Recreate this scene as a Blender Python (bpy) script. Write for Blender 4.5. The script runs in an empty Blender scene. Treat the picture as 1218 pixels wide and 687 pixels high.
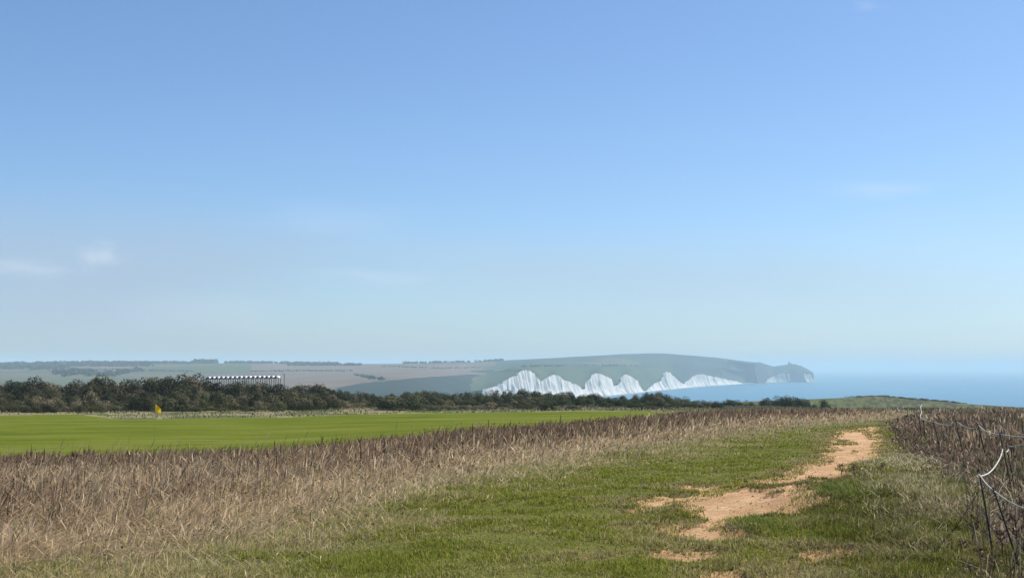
import bpy, math, random
import numpy as np
from mathutils import Vector

random.seed(7)
rng = np.random.default_rng(11)
S = bpy.context.scene
COL = S.collection
PI = math.pi

# ------------------------------------------------------------------ camera model
F = 1700.0            # focal length in pixels of a 1218 wide frame
CX, CY, V0 = 609.0, 343.5, 437.0
PITCH = math.atan((V0 - CY) / F)
EYE = 1.6
SEA = -72.4
cp, sp = math.cos(PITCH), math.sin(PITCH)


def project(X, Y, Z):
    zc = Y * cp + (Z - EYE) * sp
    up = -Y * sp + (Z - EYE) * cp
    zc = np.maximum(zc, 0.05)
    return CX + F * X / zc, CY - F * up / zc


# ------------------------------------------------------------------ noise helpers
def _hash(ix, iy, seed):
    h = (ix.astype(np.int64) * 374761393 + iy.astype(np.int64) * 668265263 + seed * 974711) & 0x7fffffff
    h = ((h ^ (h >> 13)) * 1274126177) & 0x7fffffff
    h = h ^ (h >> 16)
    return (h & 0xffff) / 65535.0


def vnoise(x, y, seed=0):
    x = np.asarray(x, float); y = np.asarray(y, float)
    ix = np.floor(x); iy = np.floor(y)
    fx = x - ix; fy = y - iy
    fx = fx * fx * (3 - 2 * fx); fy = fy * fy * (3 - 2 * fy)
    a = _hash(ix, iy, seed); b = _hash(ix + 1, iy, seed)
    c = _hash(ix, iy + 1, seed); d = _hash(ix + 1, iy + 1, seed)
    return (a + (b - a) * fx) * (1 - fy) + (c + (d - c) * fx) * fy


def fbm(x, y, seed=0, octv=4, gain=0.5):
    s = 0; a = 1; t = 0
    for k in range(octv):
        s = s + a * vnoise(x * 2 ** k + 17.3 * k, y * 2 ** k - 9.1 * k, seed + k * 31)
        t += a; a *= gain
    return s / t          # 0..1


def sstep(a, b, x):
    t = np.clip((x - a) / (b - a), 0, 1)
    return t * t * (3 - 2 * t)


# ------------------------------------------------------------------ terrain
T_D = np.array([0, 10, 20, 35, 60, 85, 120, 180, 250, 350, 500, 700, 1000, 1500.])
T_U = np.array([0, 300, 609, 900, 1218.])
T_Z = np.array([
    [0, -.10, -.40, -1.00, -2.25, -2.80, -3.30, -4.00, -4.40, -5.2, -10, -22, -42, -78],
    [0, -.06, -.34, -1.00, -2.10, -2.70, -3.25, -4.05, -4.60, -5.6, -11, -23, -43, -78],
    [0, -.02, -.13, -.48, -1.25, -1.95, -2.80, -4.10, -5.00, -6.4, -13, -26, -46, -78],
    [0, 0.00, -.06, -.27, -.85, -1.45, -2.35, -4.00, -5.50, -8.0, -16, -30, -52, -80],
    [0, 0.02, -.02, -.22, -.75, -1.30, -2.15, -3.80, -5.60, -8.5, -18, -34, -58, -82]])


def base_h(X, Y):
    d = np.sqrt(X * X + Y * Y)
    yy = np.maximum(Y, d * 0.75)
    u = np.clip(CX + F * X / np.maximum(yy, 0.01), 0, 1218)
    rows = np.array([np.interp(d, T_D, T_Z[i]) for i in range(5)]) if np.ndim(d) == 0 else None
    zs = [np.interp(d, T_D, T_Z[i]) for i in range(5)]
    k = np.clip(np.searchsorted(T_U, u, side='right') - 1, 0, 3)
    t = (u - T_U[k]) / (T_U[k + 1] - T_U[k])
    t = t * t * (3 - 2 * t) * 0.5 + t * 0.5
    Z = np.stack(zs)
    if np.ndim(d) == 0:
        z = Z[k] * (1 - t) + Z[k + 1] * t
    else:
        idx = np.arange(d.size)
        Zf = Z.reshape(5, -1); kf = k.ravel()
        z = (Zf[kf, idx] * (1 - t.ravel()) + Zf[kf + 1, idx] * t.ravel()).reshape(d.shape)
    return z


def ray_ground(u, v, fn=base_h):
    """The point of the ground seen at a place of the photograph."""
    dx = (u - CX) / F; dz = (CY - v) / F
    dirv = np.array([dx, cp - dz * sp, sp + dz * cp])
    t = 2.0
    while t < 2000:
        p = dirv * t
        if EYE + p[2] < float(fn(np.float64(p[0]), np.float64(p[1]))):
            lo, hi = t * 0.985, t
            for _ in range(18):
                m = (lo + hi) / 2; p = dirv * m
                if EYE + p[2] < float(fn(np.float64(p[0]), np.float64(p[1]))): hi = m
                else: lo = m
            p = dirv * hi
            return float(p[0]), float(p[1])
        t *= 1.012
    p = dirv * 120
    return float(p[0]), float(p[1])


PATH_PX = [
    [(1000, 513), (1020, 509), (1042, 507), (1042, 545), (1028, 549), (1000, 563), (975, 580), (948, 594), (936, 601), (953, 602), (962, 610),
     (929, 616), (888, 616), (868, 620), (865, 628), (873, 634), (870, 642), (839, 641), (784, 633), (782, 624), (806, 622),
     (836, 620), (818, 608), (817, 598), (842, 592), (880, 584), (902, 574), (934, 571), (968, 557), (990, 541), (989, 530), (994, 518)],
    [(816, 578), (850, 581), (852, 586), (825, 584)],
    [(763, 596), (803, 592), (790, 601), (776, 607)],
    [(776, 659), (787, 652), (825, 655), (855, 658), (850, 664), (779, 666)],
    [(946, 656), (960, 654), (1016, 654), (1023, 657), (1005, 666), (959, 669)],
    [(840, 686), (842, 680), (877, 677), (890, 684), (885, 692), (845, 692)],
    [(672, 660), (716, 657), (718, 661), (680, 663)],
    [(934, 668), (944, 670), (950, 690), (932, 690)],
]
PATH = [np.array([ray_ground(u, v) for u, v in poly]) for poly in PATH_PX]


def poly_sd(px, py, poly):
    """Signed distance to a polygon, negative inside."""
    best = np.full(px.shape, 1e9); inside = np.zeros(px.shape, bool)
    n = len(poly)
    for i in range(n):
        x1, y1 = poly[i]; x2, y2 = poly[(i + 1) % n]
        ex, ey = x2 - x1, y2 - y1
        t = np.clip(((px - x1) * ex + (py - y1) * ey) / (ex * ex + ey * ey + 1e-12), 0, 1)
        dd = (px - x1 - t * ex) ** 2 + (py - y1 - t * ey) ** 2
        best = np.minimum(best, dd)
        c = ((y1 > py) != (y2 > py)) & (px < ex * (py - y1) / (ey + 1e-12) + x1)
        inside ^= c
    return np.where(inside, -np.sqrt(best), np.sqrt(best))


def path_sd(X, Y):
    """Distance to worn earth in metres (negative on it), with a ragged edge."""
    out = np.full(np.shape(X), 9.0)
    m = (Y > 8) & (Y < 75) & (X > -2) & (X < 22)
    if not np.any(m): return out
    px, py = X[m], Y[m]
    best = np.full(px.shape, 9.0)
    for k, poly in enumerate(PATH):
        lo = poly.min(0) - 3; hi = poly.max(0) + 3
        q = (px > lo[0]) & (px < hi[0]) & (py > lo[1]) & (py < hi[1])
        if not q.any(): continue
        s = poly_sd(px[q], py[q], poly)
        best[q] = np.minimum(best[q], s)
    n = (fbm(px * 2.2, py * 1.3, 5, 4) - 0.5) * 0.55 + (fbm(px * 7, py * 4, 6, 3) - 0.5) * 0.22
    best = best + n - np.interp(py, [12, 14.2, 16, 20, 40], [-.02, .03, .17, .20, .21])
    # islands of turf left in the worn earth, and small worn spots by it
    isl = fbm(px * 1.6 + 40, py * 0.8, 9, 4)
    best = np.where((isl > 0.73) & (best < 0), 0.1, best)
    out[m] = best
    return out


BANK = [ray_ground(1006, 590) + (1.5, 2.2, .13), ray_ground(1060, 610) + (2.0, 3.0, .10), ray_ground(1090, 560) + (2.2, 4.0, .10),
        ray_ground(968, 604) + (.40, .7, .09), ray_ground(884, 632) + (.3, .5, .05)]


def ground_h(X, Y):
    h = base_h(X, Y)
    d = np.sqrt(X * X + Y * Y)
    near = 1 - sstep(70, 130, d)
    # tussocky turf
    h = h + near * ((fbm(X * 0.35, Y * 0.25, 1, 4) - 0.5) * 0.09 + (fbm(X * 2.6, Y * 2.0, 2, 3) - 0.5) * 0.045 * np.interp(d, [10, 18, 45], [1, 1, .45]))
    h = h + sstep(100, 300, d) * (fbm(X * 0.03, Y * 0.03, 3, 4) - 0.5) * 1.6 * (1 - 0.0)
    for bx, by, rx, ry, hh in BANK:
        h = h + hh * np.exp(-((X - bx) / rx) ** 2 - ((Y - by) / ry) ** 2)
    sd = path_sd(X, Y)
    h = h - 0.045 * sstep(0.18, -0.12, sd)
    # grassy headland above the sea
    u = CX + F * X / np.maximum(Y, 1)
    yt = np.interp(u, [700, 860, 900, 950, 1000, 1025, 1040, 1058, 1080, 1110, 1140, 1250], [500, 478.5, 476.5, 474.5, 472.3, 471, 470, 471.5, 473.5, 475.5, 478, 484])
    zt = EYE - (yt - V0) * 650 / F
    ridge = zt - ((d - 650) / 110) ** 2 * 7 - np.maximum(0, 500 - d) * 0.2
    w = (d > 420) & (d < 1100)
    h = np.where(w & (ridge > h), ridge, h)
    return h


def gh(x, y):
    return float(ground_h(np.array([float(x)]), np.array([float(y)]))[0])


RB_PX = [(1060, 470), (1066, 499), (1058, 515), (1062, 530), (1076, 545), (1082, 558), (1108, 582), (1135, 618), (1122, 690), (1150, 760)]
DF_U = [-400, 0, 300, 450, 600, 700, 780, 850, 1400]
DF_D = [44, 48, 48, 50, 54, 64, 87, 116, 122]


def line_poly(px, side):
    """A ground polygon on one side of a line seen in the photograph."""
    pts = [ray_ground(u, v) for u, v in px]
    return np.array(pts + side)


MEAD = line_poly([(u, v) for u, v in zip([-30, 60, 140, 250, 340, 430, 560, 700, 830, 930, 1000, 1060], [742, 712, 690, 655, 640, 612, 578, 549, 528, 511, 503, 499])],
                 [(40, 130), (-120, 130), (-120, 5), (-3.3, 5)])
SCRUB = line_poly([(u, v) for u, v in RB_PX[1:]], [(2.2, 5), (80, 5), (80, 140), (40, 140)])


def zones(X, Y):
    """Ground cover weights: (dry meadow, near-edge distance), right-hand scrub, fairway, litter."""
    d = np.sqrt(X * X + Y * Y)
    Z = base_h(X, Y)
    u, v = project(X, Y, Z)
    wob = (fbm(X * 0.5, Y * 0.35, 21, 4) - 0.5)
    inn = -poly_sd(X, Y, MEAD) + wob * 2.4
    df = np.interp(u, DF_U, DF_D)
    df = df * (1 + 0.06 * (fbm(X * .25, Y * .1, 22, 3) - .5))
    rin = -poly_sd(X, Y, SCRUB) + wob * 1.0
    meadow = np.where((d < df) & (u < 1075), inn, -5)
    scrub = np.where((d < df), rin, -5)
    # the fairway
    ff = np.interp(u, [-400, 0, 90, 150, 330, 400, 520, 620, 760, 900], [176, 178, 182, 152, 156, 168, 178, 186, 186, 150])
    nf = df + np.interp(u, [0, 600, 760, 860], [-6, -4, 0, 60])
    wf = (fbm(X * .1, Y * .05, 23, 3) - .5)
    fair = np.minimum(d - nf, (ff - d) * (1 + 0 * d)) + wf * 8
    fair = np.where(u > 880, -5, fair)
    return u, v, d, meadow, scrub, fair


# ------------------------------------------------------------------ mesh and object helpers
def np_mesh(name, verts, faces, mats, colors=None, smooth=False, mat_idx=None):
    """faces: list of int arrays (n,3) / (n,4)."""
    me = bpy.data.meshes.new(name)
    verts = np.asarray(verts, np.float32)
    faces = [np.asarray(f, np.int32) for f in faces if len(f)]
    me.vertices.add(len(verts)); me.vertices.foreach_set('co', verts.ravel())
    nl = sum(f.size for f in faces); nf = sum(len(f) for f in faces)
    me.loops.add(nl); me.polygons.add(nf)
    me.loops.foreach_set('vertex_index', np.concatenate([f.ravel() for f in faces]))
    st = []; o = 0
    for f in faces:
        st.append(np.arange(len(f), dtype=np.int32) * f.shape[1] + o); o += f.size
    me.polygons.foreach_set('loop_start', np.concatenate(st))
    if mat_idx is not None: me.polygons.foreach_set('material_index', np.asarray(mat_idx, np.int32))
    me.polygons.foreach_set('use_smooth', np.full(nf, bool(smooth)))
    for m in (mats if isinstance(mats, (list, tuple)) else [mats]): me.materials.append(m)
    if colors:
        for an, arr in colors.items():
            a = me.attributes.new(an, 'FLOAT_COLOR', 'POINT')
            c = np.ones((len(verts), 4), np.float32); c[:, :3] = arr
            a.data.foreach_set('color', c.ravel())
    me.update(calc_edges=True)
    return me


def link(name, me, parent=None, loc=(0, 0, 0)):
    o = bpy.data.objects.new(name, me); COL.objects.link(o); o.location = loc
    if parent is not None: o.parent = parent
    return o


def tag(o, label=None, cat=None, group=None, kind=None):
    if label: o['label'] = label
    if cat: o['category'] = cat
    if group: o['group'] = group
    if kind: o['kind'] = kind
    return o


def empty(name, loc, rz=0):
    o = bpy.data.objects.new(name, None); COL.objects.link(o)
    o.location = loc; o.rotation_euler = (0, 0, rz); o.empty_display_size = 0.2
    return o


class MB:
    """Collects simple solids and links them as one mesh object."""
    def __init__(self): self.v = []; self.q = []; self.t = []; self.n = 0

    def add(self, v, q=(), t=()):
        self.v.append(np.asarray(v, float))
        self.q += [tuple(i + self.n for i in f) for f in q]
        self.t += [tuple(i + self.n for i in f) for f in t]
        self.n += len(v)

    def box(self, a, b):
        x0, y0, z0 = a; x1, y1, z1 = b
        self.add([(x0, y0, z0), (x1, y0, z0), (x1, y1, z0), (x0, y1, z0), (x0, y0, z1), (x1, y0, z1), (x1, y1, z1), (x0, y1, z1)],
                 [(3, 2, 1, 0), (4, 5, 6, 7), (0, 1, 5, 4), (1, 2, 6, 5), (2, 3, 7, 6), (3, 0, 4, 7)])

    def tube(self, pts, rad, n=6):
        pts = [np.asarray(p, float) for p in pts]
        if np.ndim(rad) == 0: rad = [rad] * len(pts)
        rings = []
        for i, p in enumerate(pts):
            t = pts[min(i + 1, len(pts) - 1)] - pts[max(i - 1, 0)]
            t = t / (np.linalg.norm(t) + 1e-12)
            a = np.cross(t, (0, 0, 1.0)) if abs(t[2]) < 0.9 else np.cross(t, (1.0, 0, 0))
            a /= np.linalg.norm(a); b = np.cross(t, a)
            for k in range(n):
                th = 2 * PI * k / n
                rings.append(p + rad[i] * (math.cos(th) * a + math.sin(th) * b))
        q = []
        for i in range(len(pts) - 1):
            for k in range(n):
                q.append((i * n + k, i * n + (k + 1) % n, (i + 1) * n + (k + 1) % n, (i + 1) * n + k))
        m = len(rings)
        rings += [pts[0], pts[-1]]
        t = [(m, (k + 1) % n, k) for k in range(n)] + [(m + 1, (len(pts) - 1) * n + k, (len(pts) - 1) * n + (k + 1) % n) for k in range(n)]
        self.add(rings, q, t)

    def mesh(self, name, mat, smooth=False):
        return np_mesh(name, np.concatenate(self.v), [np.array(self.q, int).reshape(-1, 4), np.array(self.t, int).reshape(-1, 3)], mat, smooth=smooth)

    def build(self, name, mat, parent=None, smooth=False, loc=(0, 0, 0)):
        return link(name, self.mesh(name, mat, smooth), parent, loc)


# ------------------------------------------------------------------ materials
class NT:
    def __init__(self, name):
        self.m = bpy.data.materials.new(name); self.m.use_nodes = True
        self.t = self.m.node_tree; self.t.nodes.clear()
        self.out = self.n('ShaderNodeOutputMaterial')

    def n(self, typ, **kw):
        nd = self.t.nodes.new(typ)
        for k, v in kw.items():
            if hasattr(nd, k): setattr(nd, k, v)
            else: nd.inputs[k.replace('_', ' ')].default_value = v
        return nd

    def l(self, a, b): self.t.links.new(a, b)

    def noise(self, scale, detail=6, rough=0.6, vec=None):
        nd = self.n('ShaderNodeTexNoise'); nd.inputs['Scale'].default_value = scale
        nd.inputs['Detail'].default_value = detail; nd.inputs['Roughness'].default_value = rough
        if vec is not None: self.l(vec, nd.inputs['Vector'])
        return nd

    def ramp(self, fac, stops):
        r = self.n('ShaderNodeValToRGB'); e = r.color_ramp.elements
        e[0].position, e[0].color = stops[0][0], (*stops[0][1], 1)
        e[1].position, e[1].color = stops[-1][0], (*stops[-1][1], 1)
        for p, c in stops[1:-1]:
            x = e.new(p); x.color = (*c, 1)
        self.l(fac, r.inputs['Fac']); return r.outputs['Color']

    def mix(self, fac, a, b, mode='MIX'):
        m = self.n('ShaderNodeMix', data_type='RGBA', blend_type=mode)
        for s, v in ((m.inputs[0], fac), (m.inputs[6], a), (m.inputs[7], b)):
            if isinstance(v, (int, float)): s.default_value = v
            elif isinstance(v, tuple): s.default_value = (*v, 1)
            else: self.l(v, s)
        return m.outputs[2]

    def attr(self, name):
        return self.n('ShaderNodeAttribute', attribute_name=name)

    def coords(self):
        return self.n('ShaderNodeTexCoord').outputs['Object']

    def mapping(self, vec, scale):
        m = self.n('ShaderNodeMapping'); m.inputs['Scale'].default_value = scale; self.l(vec, m.inputs['Vector']); return m.outputs['Vector']

    def bump(self, h, strength, dist):
        b = self.n('ShaderNodeBump'); b.inputs['Strength'].default_value = strength; b.inputs['Distance'].default_value = dist
        self.l(h, b.inputs['Height']); return b.outputs['Normal']

    def principled(self, color, rough=0.8, spec=0.3, normal=None, **kw):
        p = self.n('ShaderNodeBsdfPrincipled')
        if isinstance(color, tuple): p.inputs['Base Color'].default_value = (*color, 1)
        else: self.l(color, p.inputs['Base Color'])
        p.inputs['Roughness'].default_value = rough
        p.inputs['Specular IOR Level'].default_value = spec
        if normal is not None: self.l(normal, p.inputs['Normal'])
        self.l(p.outputs[0], self.out.inputs['Surface'])
        return p


def mat_plain(name, col, rough=0.6, spec=0.3, var=0.15, scale=8, metal=0):
    t = NT(name)
    n = t.noise(scale, 4, 0.6, t.coords())
    lo = tuple(c * (1 - var) for c in col); hi = tuple(min(1, c * (1 + var)) for c in col)
    c = t.ramp(n.outputs['Fac'], [(0.3, lo), (0.7, hi)])
    p = t.principled(c, rough, spec); p.inputs['Metallic'].default_value = metal
    return t.m


def mat_leaf(name, transl=0.3, rough=0.65, objvar=0.0, spec=0.25):
    """Blades and leaves: colour from the mesh, some light through them."""
    t = NT(name)
    c = t.attr('Col').outputs['Color']
    if objvar:
        oi = t.n('ShaderNodeObjectInfo')
        c = t.mix(1.0, c, t.ramp(oi.outputs['Random'], [(0, (1 - objvar, 1 - objvar * .9, 1 - objvar)), (0.35, (1.0, .95, .85)), (0.7, (.85, 1.0, .8)), (1, (1 + objvar, 1 + objvar * .75, 1 + objvar * .7))]), 'MULTIPLY')
    p = t.principled(c, rough, spec)
    tr = t.n('ShaderNodeBsdfTranslucent'); t.l(c, tr.inputs['Color'])
    mx = t.n('ShaderNodeMixShader'); mx.inputs[0].default_value = transl
    t.l(p.outputs[0], mx.inputs[1]); t.l(tr.outputs[0], mx.inputs[2]); t.l(mx.outputs[0], t.out.inputs['Surface'])
    return t.m


def mat_ground():
    t = NT('turf_soil'); co = t.coords()
    base = t.attr('Col').outputs['Color']
    n1 = t.noise(1.7, 8, 0.65, co); n2 = t.noise(14, 6, 0.7, co); n3 = t.noise(0.12, 5, 0.6, co)
    c = t.mix(1.0, base, t.ramp(n2.outputs['Fac'], [(0.25, (.62, .62, .6)), (0.75, (1.35, 1.33, 1.3))]), 'MULTIPLY')
    c = t.mix(1.0, c, t.ramp(n1.outputs['Fac'], [(0.3, (.75, .78, .75)), (0.7, (1.22, 1.18, 1.15))]), 'MULTIPLY')
    c = t.mix(1.0, c, t.ramp(n3.outputs['Fac'], [(0.3, (.85, .88, .85)), (0.7, (1.12, 1.1, 1.08))]), 'MULTIPLY')
    t.principled(c, 0.95, 0.1, t.bump(n2.outputs['Fac'], 0.6, 0.03))
    return t.m


def mat_dirt():
    t = NT('worn_earth'); co = t.coords()
    n1 = t.noise(1.2, 8, 0.7, co); n2 = t.noise(22, 8, 0.75, co); n3 = t.noise(5, 6, 0.6, co)
    vor = t.n('ShaderNodeTexVoronoi'); vor.inputs['Scale'].default_value = 16; t.l(co, vor.inputs['Vector'])
    c = t.ramp(n1.outputs['Fac'], [(0.25, (.36, .205, .098)), (0.5, (.51, .312, .158)), (0.75, (.64, .43, .245))])
    c = t.mix(1.0, c, t.ramp(n2.outputs['Fac'], [(0.25, (.52, .5, .47)), (0.5, (1, 1, 1)), (0.8, (1.3, 1.3, 1.3))]), 'MULTIPLY')
    c = t.mix(1.0, c, t.ramp(n3.outputs['Fac'], [(0.3, (.82, .8, .78)), (0.6, (1.08, 1.08, 1.08))]), 'MULTIPLY')
    st = t.ramp(vor.outputs['Distance'], [(0.0, (1.25, 1.22, 1.2)), (0.14, (1, 1, 1)), (1, (1, 1, 1))])
    c = t.mix(0.6, c, t.mix(1.0, c, st, 'MULTIPLY'))
    a = t.n('ShaderNodeMath', operation='ADD'); t.l(n2.outputs['Fac'], a.inputs[0]); t.l(n3.outputs['Fac'], a.inputs[1])
    t.principled(c, 0.95, 0.1, t.bump(a.outputs[0], 0.8, 0.04))
    return t.m


def mat_fairway():
    t = NT('mown_turf'); co = t.coords()
    n1 = t.noise(0.10, 5, 0.6, t.mapping(co, (0.6, 1.6, 1))); n2 = t.noise(3.0, 6, 0.7, co)
    n4 = t.noise(0.5, 5, 0.6, t.mapping(co, (0.35, 1.5, 1)))
    c = t.ramp(n1.outputs['Fac'], [(0.3, (.075, .105, .014)), (0.5, (.118, .142, .020)), (0.7, (.155, .168, .042))])
    c = t.mix(1.0, c, t.ramp(n4.outputs['Fac'], [(0.35, (.76, .80, .74)), (0.62, (1.14, 1.1, 1.14))]), 'MULTIPLY')
    c = t.mix(1.0, c, t.ramp(n2.outputs['Fac'], [(0.3, (.8, .82, .8)), (0.7, (1.18, 1.16, 1.15))]), 'MULTIPLY')
    t.principled(c, 1.0, 0.0, t.bump(n2.outputs['Fac'], 0.5, 0.04))
    return t.m


def mat_hills():
    t = NT('downland'); co = t.coords()
    base = t.attr('Col').outputs['Color']
    n1 = t.noise(0.006, 8, 0.65, co); n2 = t.noise(0.05, 6, 0.7, co)
    c = t.mix(1.0, base, t.ramp(n1.outputs['Fac'], [(0.3, (.75, .78, .8)), (0.7, (1.2, 1.18, 1.15))]), 'MULTIPLY')
    c = t.mix(1.0, c, t.ramp(n2.outputs['Fac'], [(0.3, (.85, .86, .85)), (0.7, (1.12, 1.12, 1.1))]), 'MULTIPLY')
    t.principled(c, 0.95, 0.1)
    return t.m


def mat_chalk():
    t = NT('chalk'); co = t.coords()
    n1 = t.noise(0.035, 6, 0.65, t.mapping(co, (1, 1, 0.12)))
    n2 = t.noise(0.12, 6, 0.7, t.mapping(co, (1, 1, 0.5)))
    c = t.ramp(n1.outputs['Fac'], [(0.3, (.34, .335, .31)), (0.45, (.54, .53, .50)), (0.8, (.66, .65, .62))])
    c = t.mix(1.0, c, t.ramp(n2.outputs['Fac'], [(0.25, (.72, .71, .69)), (0.5, (1, 1, 1))]), 'MULTIPLY')
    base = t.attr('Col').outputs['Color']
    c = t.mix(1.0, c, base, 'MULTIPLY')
    t.principled(c, 0.95, 0.1, t.bump(n2.outputs['Fac'], 0.6, 3.0))
    return t.m


def mat_sea():
    t = NT('sea_water'); co = t.coords()
    n1 = t.noise(0.0011, 6, 0.6, t.mapping(co, (1, 0.45, 1)))
    n2 = t.noise(0.09, 5, 0.6, t.mapping(co, (0.7, 1.0, 1)))
    c = t.ramp(n1.outputs['Fac'], [(0.3, (.018, .12, .18)), (0.6, (.025, .15, .21)), (0.8, (.05, .21, .26))])
    p = t.principled(c, 0.28, 0.5, t.bump(n2.outputs['Fac'], 0.5, 1.2))
    p.inputs['IOR'].default_value = 1.33
    return t.m


def mat_bark(name, col):
    t = NT(name); co = t.coords()
    n = t.noise(6, 6, 0.7, t.mapping(co, (1, 1, 0.25)))
    t.principled(t.ramp(n.outputs['Fac'], [(0.3, tuple(c * .6 for c in col)), (0.7, tuple(c * 1.4 for c in col))]), 0.9, 0.1)
    return t.m


def mat_flag():
    t = NT('yellow_cloth'); co = t.coords()
    n = t.noise(30, 3, 0.5, co)
    c = t.ramp(n.outputs['Fac'], [(0.3, (.86, .60, .006)), (0.7, (.95, .74, .015))])
    p = t.principled(c, 0.6, 0.2)
    tr = t.n('ShaderNodeBsdfTranslucent'); t.l(c, tr.inputs['Color'])
    mx = t.n('ShaderNodeMixShader'); mx.inputs[0].default_value = 0.6
    t.l(p.outputs[0], mx.inputs[1]); t.l(tr.outputs[0], mx.inputs[2]); t.l(mx.outputs[0], t.out.inputs['Surface'])
    return t.m


M = dict(ground=mat_ground(), dirt=mat_dirt(), fair=mat_fairway(), hills=mat_hills(), chalk=mat_chalk(), sea=mat_sea(),
         dry=mat_leaf('dry_grass_blades', 0.45, 0.8, spec=.08), green=mat_leaf('green_grass_blades', 0.45, 0.7, spec=.08),
         leaf=mat_leaf('bush_leaves', 0.10, 0.8, 0.6, spec=.05), wood=mat_leaf('far_wood_leaves', 0.1, 0.8),
         bark=mat_bark('grey_bark', (.10, .085, .07)), dock=mat_leaf('dead_dock', 0.1, 0.8),
         flag=mat_flag(), stick=mat_plain('flagstick_paint', (.32, .30, .16), 0.5),
         white=mat_plain('white_roof_sheet', (.85, .86, .86), 0.4, 0.4, 0.05, 2), post=mat_plain('dark_timber', (.13, .125, .12), 0.8),
         iron=mat_plain('rusty_rod', (.032, .026, .024), 0.75, 0.3, 0.4, 30), rope=mat_plain('bleached_rope', (.50, .48, .43), 0.9, 0.1, 0.12, 90),
         stone=mat_plain('pale_stone', (.42, .40, .36), 0.9, 0.2, 0.15, 0.4), roof=mat_plain('slate_roof', (.10, .085, .08), 0.8),
         render=mat_plain('white_wall', (.8, .8, .77), 0.8, 0.2, 0.05, 1), glass=mat_plain('dark_window', (.02, .025, .03), 0.1, 0.5))


# ------------------------------------------------------------------ ground, path, fairway (one terrain, split by what covers it)
def cover_colour(X, Y):
    u, v, d, meadow, scrub, fair = zones(X, Y)
    sd = path_sd(X, Y)
    n = fbm(X * 0.8, Y * 0.5, 41, 4); n2 = fbm(X * 0.15, Y * 0.1, 42, 3)
    green = np.stack([.105 + .06 * n, .115 + .05 * n, .026 + .01 * n], -1)
    straw = np.array([.22, .19, .105])
    c = green * 0.85
    # bare, trodden fringes of the path are straw coloured
    fr = sstep(0.55, 0.0, sd)[..., None] * 0.75
    c = c * (1 - fr) + np.array([.17, .125, .062]) * fr
    m = sstep(-1.6, 1.2, meadow)[..., None]
    c = c * (1 - m) + np.array([.13, .10, .066]) * m
    s = sstep(-1.2, 0.6, scrub)[..., None]
    c = c * (1 - s) + np.array([.060, .045, .032]) * s
    # beyond the meadow: rough, pale by the fairway and dark under the scrub
    far = sstep(3, 14, d - np.interp(u, DF_U, DF_D))[..., None]
    rough = straw * (0.75 + 0.6 * n2[..., None])
    rough = np.where((n2 > 0.55)[..., None], np.array([.085, .10, .03]), rough)
    c = c * (1 - far) + rough * far
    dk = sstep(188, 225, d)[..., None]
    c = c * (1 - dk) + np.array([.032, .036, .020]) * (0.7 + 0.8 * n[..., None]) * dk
    hd = sstep(430, 520, d)[..., None]
    cr = np.where(((n + n2 * .5 + sstep(960, 1120, u) * .25) > .92)[..., None], np.array([.05, .055, .03]), np.array([.10, .115, .042]))
    c = c * (1 - hd) + cr * hd
    return c, sd, fair, meadow, scrub, u, v, d


th = np.concatenate([np.linspace(-180, -40, 36)[:-1], np.linspace(-40, -24, 60)[:-1], np.linspace(-24, 24, 1061)[:-1], np.linspace(24, 40, 60)[:-1], np.linspace(40, 180, 36)]) * PI / 180
ra = [0.6]
while ra[-1] < 1500:
    r = ra[-1]
    ra.append(r * (1.06 if r < 8 else 1.0075 if r < 70 else 1.012 if r < 220 else 1.02))
ra = np.array(ra)
R, TH = np.meshgrid(ra, th, indexing='ij')
GX, GY = R * np.sin(TH), R * np.cos(TH)
GZ = ground_h(GX.ravel(), GY.ravel()).reshape(GX.shape)
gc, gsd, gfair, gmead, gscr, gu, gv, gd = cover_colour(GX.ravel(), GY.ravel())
nr, nt = GX.shape
ii = (np.arange(nr - 1)[:, None] * nt + np.arange(nt - 1)[None, :]).ravel()
quads = np.stack([ii, ii + nt, ii + nt + 1, ii + 1], -1)[:, ::-1]
gverts = np.stack([GX.ravel(), GY.ravel(), GZ.ravel()], -1)
fsd = gsd[quads].mean(1); ffa = gfair[quads].mean(1)
is_path = fsd < 0.0
is_fair = (ffa > 0) & ~is_path & (gd[quads].mean(1) < 200)


def sub_mesh(name, mask, mat):
    q = quads[mask]
    used, inv = np.unique(q, return_inverse=True)
    return link(name, np_mesh(name, gverts[used], [inv.reshape(-1, 4)], mat, {'Col': gc[used]}, smooth=True))


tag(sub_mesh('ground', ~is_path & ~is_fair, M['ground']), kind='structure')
tag(sub_mesh('path', is_path, M['dirt']), kind='structure')
tag(sub_mesh('fairway', is_fair, M['fair']), kind='structure')

# ------------------------------------------------------------------ sea
n = 360; rings = [0.1, 1500, 2500, 4000, 6000, 9000, 14000, 24000, 42000]
sv = []; sq = []
for r in rings:
    for k in range(n): sv.append((r * math.sin(2 * PI * k / n), r * math.cos(2 * PI * k / n), SEA))
for i in range(len(rings) - 1):
    for k in range(n): sq.append((i * n + k, (i + 1) * n + k, (i + 1) * n + (k + 1) % n, i * n + (k + 1) % n))
sq = [q[::-1] for q in sq]
tag(link('sea', np_mesh('sea', sv, [np.array(sq)], M['sea'])), kind='structure')


# ------------------------------------------------------------------ far hills and chalk cliffs
def zat(v, d): return EYE - (v - V0) * d / F


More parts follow.
